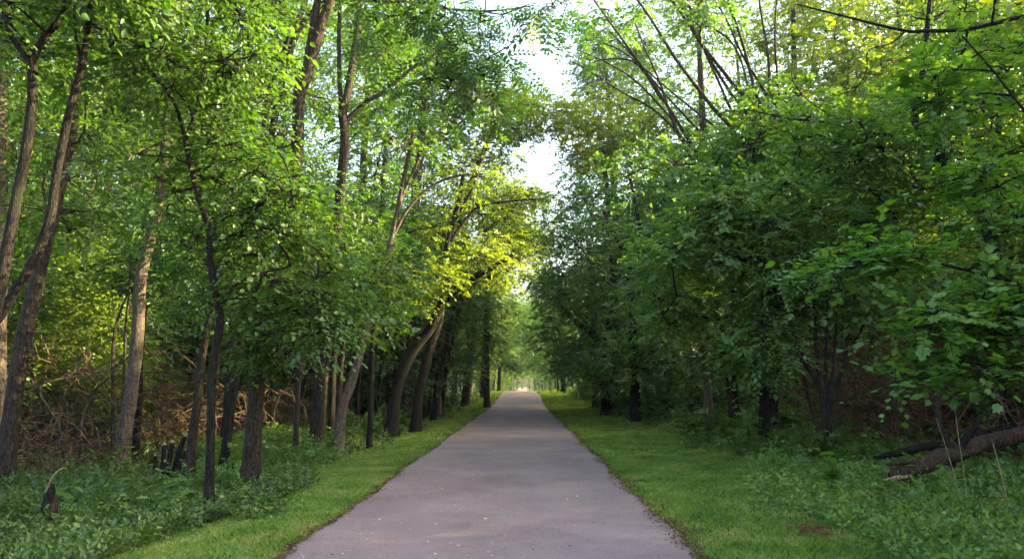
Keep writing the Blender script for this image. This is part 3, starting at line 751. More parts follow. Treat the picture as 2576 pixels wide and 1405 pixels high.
tree_px('vase_shaped_tree', 'orange brown trunk fanning into many bare stems that lean left at the top', 21,
        [(1850, 1070, 26), (1832, 900, 28), (1790, 740, 34), (1760, 640, 40), (1775, 560, 30), (1800, 500, 22)],
        [(1780, 250, 19, 130, 70, 1.8, 18, .7), (1700, 330, 19.5, 110, 80, 1.8, 14, .7), (1930, 250, 19, 120, 90, 1.8, 16, .7), (1650, 440, 21, 90, 80, 1.8, 10, .8), (1860, 400, 19, 150, 90, 2, 20, .75),
         (1480, 70, 24, 50, 60, 1.5, 3, .6), (1600, 30, 22, 90, 50, 1.5, 4, .5), (1800, 20, 21, 120, 60, 2, 7, .7)],
        limbs=[[(1798, 510, 11), (1758, 400, 11), (1697, 295, 9), (1629, 190, 8), (1555, 85, 6), (1479, -20, 5)], [(1798, 510, 12), (1855, 360, 12), (1780, 255, 10), (1701, 150, 9), (1635, 45, 7), (1561, -60, 5)], [(1798, 510, 12), (1898, 300, 12), (1840, 208, 10), (1768, 115, 9), (1705, 22, 7), (1634, -70, 5)], [(1798, 510, 9), (1883, 320, 9), (1833, 228, 8), (1777, 135, 7), (1728, 42, 5), (1672, -50, 4)], [(1798, 510, 11), (1924, 330, 11), (1899, 230, 9), (1874, 130, 8), (1842, 30, 6), (1806, -70, 5)], [(1798, 510, 8), (1704, 330, 8), (1678, 262, 7), (1655, 195, 6), (1625, 128, 5), (1598, 60, 4)], [(1798, 510, 7), (1799, 380, 7), (1735, 305, 6), (1666, 230, 5), (1604, 155, 4), (1534, 80, 3)], [(1798, 510, 9), (1967, 330, 9), (1939, 230, 8), (1931, 130, 7), (1914, 30, 5), (1904, -70, 4)], [(1798, 510, 8), (1846, 330, 8), (1819, 232, 7), (1775, 135, 6), (1744, 38, 5), (1703, -60, 4)], [(1798, 510, 8), (1992, 340, 8), (1930, 240, 7), (1868, 140, 6), (1822, 40, 5), (1757, -60, 4)], [(1798, 510, 8), (1951, 300, 8), (1956, 208, 7), (1950, 115, 6), (1952, 22, 5), (1965, -70, 4)], [(1765, 400, 7), (1653, 283, 6), (1567, 233, 5), (1496, 187, 4), (1440, 155, 3)], [(1700, 310, 6), (1600, 205, 5), (1520, 155, 4), (1450, 125, 3)], [(1663, 250, 6), (1600, 160, 5), (1520, 150, 4), (1465, 170, 2)], [(1850, 360, 6), (1700, 240, 5), (1580, 140, 4), (1500, 100, 3)], [(1900, 300, 6), (1850, 120, 5), (1760, 60, 4), (1690, 50, 3)]],
        seed=63, bark='bark', size=.125, n_spray=18, leaf='broad', lmat='leaf_soft')
tree_px('understory_tree', 'leafy understory tree with a broad rounded dark crown right of centre', 17.5,
        [(1921, 1095, 26), (1922, 1000, 23), (1926, 900, 20), (1925, 780, 18), (1915, 660, 15), (1900, 540, 12)],
        [(1860, 520, 16.5, 190, 90, 1.6, 26, .6), (1960, 620, 16.5, 200, 110, 1.6, 28, .6), (1780, 620, 16.5, 130, 100, 1.4, 18, .6), (2080, 500, 16.5, 150, 110, 1.6, 18, .6), (1900, 780, 16.5, 90, 80, 1.2, 10, .5),
         (1680, 760, 17, 60, 70, 1.2, 8, .5), (1900, 900, 16, 70, 60, 1, 8, .4)],
        seed=64, bark='bark_dark', size=.115, n_spray=17, leaf='broad', lmat='leaf_soft', droop=.25, solid=.1)
tree_px('stubby_tree', 'short thick dark trunk in deep shade under the rounded crown', 19,
        [(1936, 1095, 40), (1938, 1030, 36), (1940, 960, 34), (1946, 860, 30), (1956, 700, 24), (1960, 500, 18)],
        [(2000, 380, 19, 170, 110, 2, 18, .8), (2130, 280, 19, 150, 120, 2, 14, .8)], seed=65, bark='bark_dark', size=.12, n_spray=18, leaf='broad')
stems = [[(2079, 1150, 14), (2069, 998, 13), (2028, 912, 12), (1998, 840, 10), (1973, 771, 9), (1940, 650, 6)],
         [(2090, 1145, 11), (2085, 1000, 10), (2122, 922, 9), (2135, 786, 8), (2142, 700, 6)],
         [(2076, 1148, 11), (2066, 1000, 10), (2052, 860, 9), (2049, 771, 8), (2040, 640, 5)],
         [(2070, 1146, 10), (2030, 980, 9), (2013, 897, 9), (1975, 800, 7), (1953, 745, 6), (1920, 640, 4)],
         [(2084, 1146, 9), (2078, 950, 8), (2080, 800, 7), (2085, 680, 5)],
         [(2096, 1146, 9), (2110, 1000, 8), (2118, 930, 7), (2170, 820, 6), (2200, 700, 4)],
         [(2088, 1147, 8), (2094, 950, 7), (2100, 860, 6), (2110, 700, 4)]]
tree_px('multi_stemmed_shrub', 'tall multi-stemmed dark shrub whose thin stems fan out in a vase shape', 15.8, stems[0],
        [(2000, 700, 15.6, 150, 90, 1.3, 22, .5), (2130, 690, 15.6, 110, 90, 1.2, 16, .5), (2060, 600, 15.8, 180, 70, 1.3, 16, .5), (2230, 780, 15.5, 60, 70, .8, 6, .4), (1940, 830, 15.5, 60, 50, .8, 6, .4), (1920, 920, 14.8, 55, 60, .6, 8, .35)],
        limbs=stems[1:], seed=66, cat='shrub', bark='bark', size=.10, n_spray=15, leaf='ovate', lmat='leaf_soft', droop=.3, branch_r=.008)
tree_px('leaning_tree', 'dark trunk slanting up to the left behind the maple boughs, far right', 13.5,
        [(2640, 1000, 26), (2560, 760, 25), (2510, 640, 25), (2485, 590, 25), (2458, 511, 24), (2405, 445, 23), (2362, 390, 22), (2327, 344, 21), (2302, 303, 19), (2312, 230, 15), (2322, 167, 13), (2332, 76, 13), (2340, 0, 12), (2350, -120, 9)],
        [(2380, 300, 14, 150, 110, 1.5, 14, .6), (2200, 420, 14, 160, 100, 1.3, 16, .55), (2450, 100, 14, 140, 90, 1.5, 10, .6), (2100, 330, 13.5, 120, 60, 1, 8, .45), (2300, 540, 14.5, 150, 70, 1.2, 9, .5)],
        limbs=[[(2350, 378, 11), (2290, 355, 9), (2241, 341, 8), (2160, 329, 7), (2079, 308, 6), (1988, 298, 5), (1877, 276, 3)],
               [(2145, 325, 5), (2110, 300, 4), (2069, 278, 4), (2030, 250, 3), (1998, 212, 3), (1990, 180, 2)],
               [(2485, 590, 12), (2540, 560, 10), (2600, 500, 8)]],
        seed=67, bark='bark_dark', size=.105, n_spray=18, leaf='ovate', lmat='leaf')
tree_px('upright_tree', 'thin upright dark tree near the top right corner', 16,
        [(2520, 1040, 20), (2512, 800, 18), (2508, 600, 17), (2510, 400, 16), (2513, 200, 14), (2509, 0, 13), (2505, -150, 9)],
        [(2500, 40, 16.5, 120, 110, 1.8, 12, .7), (2480, 400, 16.5, 130, 110, 1.8, 12, .7), (2520, 620, 17, 110, 60, 1.5, 6, .6), (2430, -120, 16, 180, 80, 2, 8, .9)],
        seed=68, bark='bark_dark', size=.11, n_spray=18)
tree_px('sunlit_tree', 'trunk with warm light on its right edge in the bright gap, right', 30,
        [(2150, 900, 30), (2150, 760, 29), (2150, 600, 28), (2148, 520, 27), (2145, 400, 24), (2140, 200, 20)],
        [(2120, 200, 30, 150, 120, 3, 16, 1.2), (2250, 380, 32, 110, 70, 2, 6, 1)], seed=69, bark='bark_pale', size=.17, n_spray=34, lmat='leaf_yellow', twig=False)
tree_px('background_tree', 'narrow dark trunk just right of the warm lit trunk in the gap', 31,
        [(2200, 900, 18), (2198, 760, 17), (2196, 590, 16), (2200, 480, 15), (2205, 300, 12)],
        [(2220, 200, 31, 120, 90, 3, 10, 1.1)], seed=70, bark='bark_dark', size=.17, n_spray=32, lmat='leaf_yellow', twig=False)
tree_px('background_tree', 'pair-forming thick dark trunk deep in the wood right of the bright gap', 33,
        [(2345, 900, 34), (2345, 760, 33), (2343, 600, 32), (2350, 500, 30), (2358, 300, 24)],
        [(2380, 200, 33, 150, 110, 3, 12, 1.2)], seed=71, bark='bark_dark', size=.17, n_spray=32, lmat='leaf_yellow', twig=False)
# the maple off the right edge with its boughs reaching in
def maple():
    d = 7.2
    tr = base_on_ground([(5.9, 6.9, 0, .14), (5.85, 6.9, 1.5, .12), (5.8, 6.95, 3.2, .10), (5.7, 7.0, 5.5, .07), (5.6, 7.1, 8, .04)])
    limbs = [TP(7.4, [(2760, 760, 12), (2600, 720, 9), (2400, 672, 7), (2250, 640, 5), (2130, 650, 3)]),
             TP(7.0, [(2760, 900, 11), (2600, 810, 8), (2420, 800, 6), (2280, 830, 3)]),
             TP(7.0, [(2760, 1010, 11), (2600, 940, 8), (2430, 930, 5), (2260, 965, 3)]),
             TP(9.0, [(2730, 20, 14), (2575, 42, 13), (2494, 61, 12), (2413, 76, 11), (2327, 78, 10), (2276, 78, 8), (2150, 48, 6), (2079, 30, 5), (2000, 10, 3)]),
             TP(8.6, [(2276, 80, 5), (2240, 110, 4), (2185, 128, 3), (2180, 180, 2), (2150, 230, 2)]),
             TP(8.0, [(2740, 400, 10), (2600, 300, 8), (2500, 180, 6), (2420, 90, 4)])]
    g2 = np.random.default_rng(77); cl = []
    def row(x0, y0, x1, y1, d, n, r, jy=14, rz=.13):
        for i in range(n):
            t = g2.uniform(); q = P(x0 + (x1 - x0) * t, y0 + (y1 - y0) * t + g2.normal(0, jy), d + g2.normal(0, .25))
            cl.append((q[0], q[1], q[2], r * g2.uniform(.8, 1.2), r, rz))
    row(2080, 655, 2600, 690, 7.5, 13, .26); row(2180, 610, 2330, 640, 7.5, 5, .22)
    row(2240, 825, 2600, 780, 7.3, 11, .26); row(2330, 790, 2600, 740, 7.2, 7, .24, 20)
    row(2225, 955, 2440, 905, 7.4, 8, .18, 9, .09); row(2430, 960, 2600, 915, 7.2, 5, .20, 12, .09); row(2450, 860, 2620, 840, 7.2, 7, .26, 22)
    row(2330, 250, 2620, 330, 8.4, 12, .34, 40, .18); row(2420, 420, 2620, 470, 8, 8, .3, 25, .16); row(2300, 130, 2600, 150, 9, 7, .34, 30, .2)
    row(2450, 560, 2640, 560, 7.6, 6, .26, 20)
    row(2500, -150, 2900, 0, 8, 12, .6, 60, .3)
    make_tree('maple_tree', 'maple reaching in from the right edge with flat tiers of lobed bright green leaves', 'tree', tr, cl,
              leaf='maple', lmat='maple', bark='bark_dark', size=.076, n_spray=17, m=6, L=.32, droop=.09, flat=.15, limbs=limbs, seed=72, sub=3, branch_r=.006, solid=.1)
maple()
# sinuous sapling in front of the log
def sapling():
    tr = base_on_ground(TP(11.5, [(2393, 1150, 12), (2393, 1125, 12), (2367, 1079, 13), (2357, 1029, 12), (2362, 988, 11), (2378, 943, 11), (2398, 897, 9), (2420, 840, 7)]))
    g2 = np.random.default_rng(5)
    make_tree('crooked_sapling', 'crooked snaking sapling rising behind the fallen log', 'sapling', tr,
              CL(g2, [(2440, 790, 11.5, 90, 40, .5, 6, .3)]), leaf='maple', lmat='maple', bark='bark', size=.12, n_spray=7, m=5, L=.3, limbs=[TP(11.5, [(2378, 943, 6), (2410, 960, 5), (2450, 990, 3), (2480, 1030, 2)])], seed=73, sub=2, branch_r=.005, flat=.16)
sapling()
for k, (d, pts, ells, mm, lab) in enumerate([
    (68, [(1215, 1000, 14), (1222, 800, 12), (1250, 650, 9), (1300, 590, 5)], [(1325, 600, 68, 48, 50, 2, 18, 1.15), (1280, 560, 68, 40, 40, 2, 10, 1.15), (1240, 700, 68, 50, 60, 2, 12, 1.15)], 'leaf_yellow', 'tree reaching across the path between the middle and the lowest sky gap'),
    (80, [(1418, 985, 14), (1412, 900, 12), (1390, 820, 8)], [(1350, 830, 80, 42, 62, 2, 20, 1.15), (1400, 760, 80, 50, 60, 2, 14, 1.2), (1365, 910, 80, 30, 30, 1.5, 8, .9)], 'leaf_soft', 'low arching tree closing the tunnel from the right near the crest'),
    (96, [(1222, 985, 11), (1232, 900, 10), (1255, 840, 7)], [(1285, 820, 96, 42, 55, 2, 20, 1.3), (1305, 760, 97, 34, 40, 2, 12, 1.3), (1250, 900, 96, 30, 40, 1.5, 8, 1.1)], 'leaf_soft', 'low arching tree closing the tunnel from the left beyond the crest'),
    (122, [(1385, 985, 9), (1378, 930, 8), (1350, 880, 5)], [(1320, 900, 122, 30, 40, 2, 20, 1.3), (1335, 840, 122, 36, 40, 2, 16, 1.4), (1300, 930, 122, 20, 20, 2, 6, 1.0)], 'leaf_dark', 'dim bluish tree hanging low over the path at the end of the tunnel')]):
    tree_px('arching_tree', lab, d, pts, ells, seed=180 + k, size=.2, n_spray=28, m=7, lmat=mm, bark='bark_dark', twig=False)
# the tree at the far end of the tunnel
tree_px('dark_far_tree', 'small dark tree standing alone left of where the path meets the horizon', 86,
        [(1256, 985, 9), (1256, 950, 8), (1257, 930, 8), (1262, 900, 6)],
        [(1262, 890, 86, 42, 30, 1.8, 22, .8), (1285, 920, 86, 30, 16, 1.5, 8, .6)], seed=80, bark='bark_dark', size=.22, n_spray=26, m=7, lmat='leaf_dark', twig=False)

# ------------------------------------------------------------------ woodland behind: a few trees built once, then copied
def wood_tree(seed, h, cr, lean, base, lmat, bark='bark', r0=.16, n=44, size=.15, leafk='ovate', ns=28):
    g2 = np.random.default_rng(900 + seed)
    k = 7; tr = []
    bx, by = g2.normal(0, .12, 2)
    for i in range(k):
        t = i / (k - 1)
        tr.append((lean * t * t + bx * math.sin(t * 5), by * math.sin(t * 4 + 1), h * .93 * t - .03, r0 * (1 - .8 * t)))
    cl = []
    for _ in range(n):
        t = g2.uniform() ** .85
        zz = h * (base + (1 - base) * t)
        rr = cr * (math.sin(math.pi * min(1, (.16 + .84 * t))) ** .6) * g2.uniform(.25, 1) ** .5
        a = g2.uniform(0, 2 * math.pi); tt = zz / h
        q = g2.uniform(.75, 1.3) * (.75 + .05 * h)
        cl.append((lean * tt * tt + rr * math.cos(a), rr * math.sin(a), zz, q * .95, q * .95, q * .5))
    return make_tree('woodland_tree', 'x', 'tree', tr, cl, leaf=leafk, lmat=lmat, bark=bark, size=size, n_spray=ns, m=8, L=.7, droop=.3,
                     seed=300 + seed, sub=5, twig=False, branch_r=.016)
protos = [wood_tree(1, 15, 3.0, 1.2, .22, 'leaf'), wood_tree(2, 17, 3.2, 1.6, .26, 'leaf_dark', 'bark_dark'), wood_tree(3, 13, 2.8, .9, .16, 'leaf'),
          wood_tree(4, 18, 3.4, .6, .30, 'leaf', r0=.2), wood_tree(5, 11, 2.6, 1.6, .10, 'leaf_dark', 'bark_dark', .11), wood_tree(6, 14, 3.0, 1.2, .18, 'leaf_yellow', 'bark_pale')]
for o_, nm in zip(protos, ('woodland_tree',) * 6 + ('arching_woodland_tree', 'tall_woodland_tree', 'pole_tree', 'pole_tree')): o_.name = nm
low = [wood_tree(11, 6.0, 2.0, .5, .10, 'leaf', 'bark_dark', .06, 26, .13), wood_tree(12, 4.6, 1.8, .3, .06, 'leaf_dark', 'bark_dark', .05, 22, .13, 'broad'), wood_tree(13, 7.5, 2.2, .8, .12, 'leaf_yellow', 'bark', .07, 28, .13)]

for o_ in low: o_.name = 'young_tree'
def in_sun(x, y, h, cr):
    """does a tree standing here stand between the sun and one of the spots kept sunlit?"""
    for px, py, d, r in SUN_T:
        t0 = P(px, py, d); s2 = SUN_V[:2] / np.linalg.norm(SUN_V[:2])
        w = np.array([x, y]) - t0[:2]; a = w @ s2
        if a < 1.0: continue
        off = abs(w[0] * s2[1] - w[1] * s2[0])
        zr = t0[2] + a * math.tan(SUN_EL)
        if off < cr * .8 and zr < float(H(x, y)) + h + .5: return True
    return False

def spot_ok(x, y, pts, dmin):
    for (a, b) in pts:
        if (a - x) ** 2 + (b - y) ** 2 < dmin * dmin: return False
    return True

g = np.random.default_rng(42)
placed = []
used = set()
cnt = {'n': 0}
def visible(x, y, z=6):
    v = CAM_M.transposed() @ Vector((x, y, z - CAM_H))
    if v.z > -2: return False
    px = 1288 + F_PX * v.x / -v.z
    return -420 < px < 3000
LOOK = {'p': ('mid green', 'dark green', 'short mid green', 'tall mid green', 'small dark green', 'yellowish green', 'pale arching', 'very tall pale green', 'straight poled', 'leaning poled'),
        'l': ('mid green', 'dark broad-leaved', 'yellowish')}
def put(bank, i, x, y, sc, label, group, rz=None):
    o = bank[i]
    r_ = math.hypot(x, y)
    label = LOOK['p' if bank is protos else 'l'][i] + ' ' + label + (', near' if r_ < 28 else ', middle distance' if r_ < 50 else ', far off' if r_ < 100 else ', farthest part')
    if rz is None: rz = (0 if x < 0 else math.pi) + g.normal(0, .6)
    z = float(H(x, y))
    s3 = (sc * g.uniform(.92, 1.08), sc * g.uniform(.92, 1.08), sc)
    if id(o) not in used:
        used.add(id(o)); o.location = (x, y, z); o.rotation_euler = (0, 0, rz); o.scale = s3; o['label'] = label; o['group'] = group
    else:
        copy_thing(o, (x, y, z), rz, s3, label, group)
    cnt['n'] += 1

protos += [wood_tree(7, 15, 2.8, 3.6, .32, 'leaf_soft', 'bark_dark', .16, 50), wood_tree(8, 21, 3.6, 1.0, .30, 'leaf_soft', 'bark', .2, 64, .17)]
protos += [wood_tree(9, 12, 1.9, .8, .45, 'leaf_dark', 'bark', .075, 26), wood_tree(10, 10, 1.7, 1.6, .42, 'leaf', 'bark_dark', .06, 22)]
HT = [15, 17, 13, 18, 11, 14, 15, 21, 12, 10]; HL = [6.0, 4.6, 7.5]
def in_brush(x, y):
    px = 1315 + 1900 * x / y
    return (2040 < px < 2440 and 10 < y < 21.5) or (60 < px < 500 and 11 < y < 20)
def wood(side, rows, label, group):
    for (ax0, ax1, y0, y1, sp, kinds, smin, smax, skip_sun) in rows:
        n_try = int((ax1 - ax0) * (y1 - y0) / (sp * sp) * 9)
        for _ in range(n_try):
            ax = g.uniform(ax0, ax1); y = g.uniform(y0, y1); x = side * ax
            if not visible(x, y) or not spot_ok(x, y, placed, sp): continue
            i = int(g.choice(kinds)); sc = g.uniform(smin, smax)
            if i >= 10 and in_brush(x, y): continue
            bank, hh = (protos, HT) if i < 10 else (low, HL); k = i % 10
            if skip_sun and in_sun(x, y, hh[k] * sc, 2.6 if i < 10 else 1.6): continue
            placed.append((x, y)); put(bank, k, x, y, sc, label, group)

LW = 'tree packed in the wood left of the path'
RW = 'tree packed in the wood right of the path'
# along the path further on: crowns lean in over it
wood(-1, [(3.9, 5.2, 60, 150, 7.5, [6, 6, 5], .8, 1.05, False), (5.0, 7.0, 30, 62, 3.6, [0, 2, 4], .78, .95, True), (5.2, 8, 62, 160, 5.0, [0, 1, 2, 4], .85, 1.05, False)],
     'tree in the row that lines the left verge', 'trees lining the left verge')
wood(1, [(3.8, 5.0, 66, 150, 7.5, [6, 6, 4], .8, 1.05, False), (5.3, 7.6, 40, 70, 4.8, [0, 2, 10, 12], .7, .88, True), (5.2, 8, 70, 160, 5.0, [0, 1, 2, 4], .85, 1.05, False)],
     'tree in the row that lines the right verge', 'trees lining the right verge')
wood(-1, [(8.5, 16, 25, 60, 4.2, [0, 1, 2, 3, 4, 5], .85, 1.1, True), (16, 34, 20, 75, 5.0, [0, 1, 3, 5, 7, 7], .9, 1.2, True), (9, 18, 60, 110, 5.5, [0, 1, 3], 1, 1.2, False), (34, 60, 36, 110, 10, [1, 3], 1.1, 1.4, False), (13.5, 17, 13, 24, 4, [2, 0], .8, 1, True)],
     LW, 'trees in the left wood')
wood(1, [(8.5, 16, 27, 64, 4.4, [0, 2, 3, 5, 7], .8, 1.05, True), (13, 34, 16, 75, 5.2, [0, 3, 5, 7, 7], .85, 1.15, True), (9, 18, 64, 110, 5.5, [0, 1, 3], 1, 1.2, False), (8, 20, 112, 300, 9, [1, 1, 3], 1.0, 1.2, False), (34, 60, 36, 110, 10, [1, 3], 1.1, 1.3, False)],
     RW, 'trees in the right wood')
placed = []
wood(-1, [(5.6, 14, 27, 60, 2.6, [8, 9], .8, 1.1, True)], 'thin tree in the shady depth of the left wood', 'thin trees in the left wood')
wood(1, [(7, 16, 26, 60, 3.4, [8, 9], .8, 1.1, True)], 'thin tree in the shady depth of the right wood', 'thin trees in the right wood')
# understory
placed2 = placed; placed = []
wood(-1, [(12.5, 26, 18, 46, 3.0, [10, 11, 12], .7, 1.0, True), (7.5, 14, 34, 80, 3.6, [10, 11], .6, .95, False)],
     'sapling filling the shade under the left-hand trees', 'saplings under the left wood')
wood(1, [(9.5, 24, 17, 46, 2.9, [10, 11, 12], .7, 1.0, True), (6.0, 9.5, 24, 90, 3.2, [10, 11], .5, .9, False)],
     'sapling added to screen low sun under the right-hand trees', 'saplings under the right wood')
# the end of the tunnel
placed = []
for k in range(34):
    x = g.uniform(-34, 34); y = g.uniform(190, 250)
    if abs(x) < 5: continue
    if not spot_ok(x, y, placed, 5): continue
    placed.append((x, y)); put(protos, int(g.choice([0, 1, 3])), x, y, g.uniform(.75, .95), 'tree closing off the far end of the path', 'trees at the far end')
for k in range(14):
    x = [-1, 1][k % 2] * g.uniform(4.4, 8); y = 120 + k * 9
    put(low, int(g.choice([0, 1])), x, y, g.uniform(.9, 1.3), 'bush beside the path beyond its crest', 'bushes beyond the crest')
placed = []
for (x, y, i, sc) in ((14, 13, 1, 1.0), (15, 6, 3, 1.15), (24, 14, 3, 1.1), (24, 5, 1, 1.2), (21, 18, 3, 1.0), (28, 20, 1, 1.1),  # out-of-view trees of this wood, added to keep low sun off the path
                      (11.5, 14.5, 4, .8), (17, 8, 4, .9), (18.5, 11, 4, .9), (17.5, 14, 4, .85), (20.5, 8.5, 4, .9), (21, 12.5, 4, .9), (22.5, 16, 4, .9), (19, 18.5, 4, .8), (23, 21, 4, .9), (16, 5, 4, 1), (24, 26, 4, .8)):
    if in_sun(x, y, HT[i] * sc, 2.6): continue
    put(protos, i, x, y, sc, RW if x > 0 else LW, 'trees in the right wood' if x > 0 else 'trees in the left wood')
for (x, y, sc) in ((9.5, 50, 1.2), (14.5, 47, 1.25), (20, 43, 1.2), (25, 40, 1.2), (31, 37, 1.2), (-9, 45, 1.2), (-15, 41, 1.2), (-22, 37, 1.2)):
    put(protos, 7, x, y, sc, RW if x > 0 else LW, 'trees in the right wood' if x > 0 else 'trees in the left wood')
for k in range(46):  # low saplings, mostly out of view, added to block sun dapples on the path
    x = g.uniform(8, 24); y = g.uniform(3, 30)
    if x < 10.5 and y > 10 or not spot_ok(x, y, placed, 2.3): continue
    placed.append((x, y)); put(low, int(g.choice([0, 2, 2])), x, y, g.uniform(.9, 1.15), 'sapling added to screen low sun under the right-hand trees', 'saplings under the right wood')
for k in range(40):
    sd_ = [-1, 1][k % 2]; y = 150 + k * 3.6 + g.uniform(-2, 2); x = sd_ * g.uniform(3.6, 5.2)
    put(protos, [6, 1][k % 3 == 0], x, y, g.uniform(1.15, 1.45), 'tree leaning over the path beyond its crest', 'trees beyond the crest')
for k in range(9):
    put(low, int(g.choice([0, 2])), -10 + k * 2.5 + g.uniform(-.5, .5), 306 + (k % 2) * 4, g.uniform(1.2, 1.6), 'bush closing off the far end of the path', 'bushes at the far end')
for k in range(7):
    put(protos, 7, -9 + k * 3 + g.uniform(-.8, .8), 318 + (k % 2) * 8, g.uniform(1.5, 1.8), 'tree closing off the far end of the path', 'trees at the far end')
print('copies', cnt['n'])

# ------------------------------------------------------------------ brush: dead vines and canes
def brush(name, label, spec, m_, seed, r=(.006, .014)):
    g2 = np.random.default_rng(seed); s = Soup()
    for (cx, cy_, cz, rx, ry, rz, n, L) in spec:
        K = 8
        b = np.array([cx, cy_, 0]) + nrm(g2.normal(size=(n, 3))) * np.array([rx, ry, 1]) * g2.uniform(0, 1, (n, 1)) ** .5
        b[:, 2] = H(b[:, 0], b[:, 1]) + cz + g2.uniform(-.5, 1, n) * rz
        b[:, 2] = np.maximum(b[:, 2], H(b[:, 0], b[:, 1]) - .05)
        u = nrm(g2.normal(size=(n, 3)) * [1, 1, .9] + [0, 0, .35])
        q = [b]
        for i in range(K - 1):
            u = nrm(u + g2.normal(0, .28, u.shape) + [0, 0, -.10])
            q.append(q[-1] + u * (L * g2.uniform(.6, 1.4, (n, 1)) / K))
        q = np.stack(q, 1)
        hz = H(q[..., 0], q[..., 1])
        q[..., 2] = np.maximum(q[..., 2], hz + .01)
        rad = g2.uniform(r[0], r[1], (n, 1)) * np.linspace(1, .4, K)[None]
        tubes(s, q, rad, 3)
    tag(link(name, s.mesh(name, M[m_])), label, 'brush', kind='stuff')
brush('dead_brush', 'tangle of dry tan vines and dead canes on the bank at left',
      [(-11.5, 18, .6, 3.4, 2.6, 1.5, 420, 2.6), (-10.5, 22, .5, 4.0, 3.0, 1.2, 330, 2.4), (-15, 19, .8, 3, 3.5, 1.6, 260, 2.6), (-8.5, 27, .4, 2.5, 5, 1, 260, 2.2), (-9.5, 15, .1, 2, 1.6, .7, 130, 1.4)], 'twig', 3, (.007, .022))
brush('fallen_twigs', 'thin brown twigs and stems matted over the floor of the left bank',
      [(-11.5, 18, .1, 4.4, 3.6, .7, 1500, .9), (-9, 25, .1, 3, 5, .5, 900, .9), (-15, 21, .2, 4, 4, 1.2, 800, 1)], 'bark', 13, (.005, .010))
brush('dead_brush', 'reddish brown thicket of dead canes on the bank at right',
      [(9.6, 18.6, 1.3, 1.9, 1.2, 1.3, 260, 2.0), (8.6, 21, .9, 2.0, 1.5, 1.2, 160, 1.8), (9.0, 14.5, .3, 1.8, 1.4, .5, 120, 1.4)], 'red_twig', 4, (.007, .022))

def heap(name, label, cat, spec, lk, lm, size, m, L, seed, up=.6):
    """leafy ground-level masses nobody could count"""
    g2 = np.random.default_rng(seed); s = Soup()
    for (x0, x1, y0, y1, zmax, n) in spec:
        x = g2.uniform(x0, x1, n); y = g2.uniform(y0, y1, n)
        if (x0 < 10 or x1 < 0) and lm != 'leaf_yellow':
            k = np.array([not in_brush(a, b) or g2.uniform() < .25 for a, b in zip(x, y)]); x, y = x[k], y[k]; n = len(x)
        z = H(x, y) + g2.uniform(0, 1, n) ** 1.5 * zmax
        u = g2.normal(size=(n, 3)) * [1, 1, .4] + [0, 0, up]
        sprays(s, None, g2, np.stack([x, y, z], 1), u, np.full(n, L) * g2.uniform(.6, 1.3, n), m, size, lk, .3, .4)
    tag(link(name, s.mesh(name, M[lm])), label, cat, kind='stuff')
heap('bank_undergrowth', 'leafy undergrowth over the left-hand bank', 'undergrowth',
     [(-24, -11, 15, 34, 1.5, 4000), (-14, -7.5, 30, 60, .6, 2600), (-30, -14, 34, 60, 1.5, 2500)], 'ovate', 'leaf', .12, 7, .5, 8)
heap('bank_shrubbery', 'sunlit yellow green shrubbery high on the left-hand bank', 'undergrowth',
     [(-17, -11, 17, 24, 4.5, 2600), (-22, -12, 22, 34, 4.5, 2600), (-15.5, -10.6, 18.6, 22.5, 6.0, 2600), (-12.5, -10, 18.4, 20, 4.6, 700)], 'ovate', 'leaf_yellow', .11, 7, .5, 18, .2)
heap('bank_undergrowth', 'leafy undergrowth over the right-hand bank', 'undergrowth',
     [(9.5, 24, 12, 34, 1.5, 5200), (6.0, 14, 24, 70, 1.0, 4200), (14, 30, 34, 60, 1.5, 2500)], 'ovate', 'leaf_dark', .12, 7, .5, 9)
heap('bank_shrubbery', 'sunlit yellow shrubbery glowing through the gap in the right-hand wood', 'undergrowth',
     [(10.5, 19, 27, 33, 8, 2600)], 'ovate', 'leaf_yellow', .14, 7, .55, 19, .2)
heap('log_side_weeds', 'mixed leafy weeds crowding the front of the fallen log', 'weeds',
     [(5.2, 9.5, 9.7, 11.2, .34, 1500), (4.4, 8, 8.2, 10, .22, 900)], 'ovate', 'weed_light', .06, 6, .22, 28, .9)
heap('log_side_weeds', 'taller shaded weeds behind the fallen logs', 'weeds',
     [(5.5, 12, 13.2, 16.5, .6, 1300)], 'ovate', 'leaf', .08, 6, .3, 29, .8)
heap('verge_weeds', 'uneven leafy weeds along the shaded foot of the left trees', 'weeds',
     [(-8.5, -4.4, 12, 19, .3, 1700), (-7.5, -4.6, 19, 34, .45, 1500)], 'ovate', 'weed_light', .07, 6, .25, 30, .9)
heap('verge_weeds', 'uneven leafy weeds along the foot of the right-hand trees', 'weeds',
     [(4.3, 7.5, 14, 24, .4, 1900), (4.5, 7, 24, 45, .6, 1700)], 'ovate', 'weed_light', .07, 6, .25, 31, .9)
heap('dead_leaves', 'brown withered leaves caught in the right-hand thicket', 'dead leaves',
     [(7.8, 11.4, 18, 21, 3.2, 800), (7.5, 10.5, 21, 23, 2.2, 250)], 'narrow', 'dead_leaf', .10, 7, .4, 10, -.2)

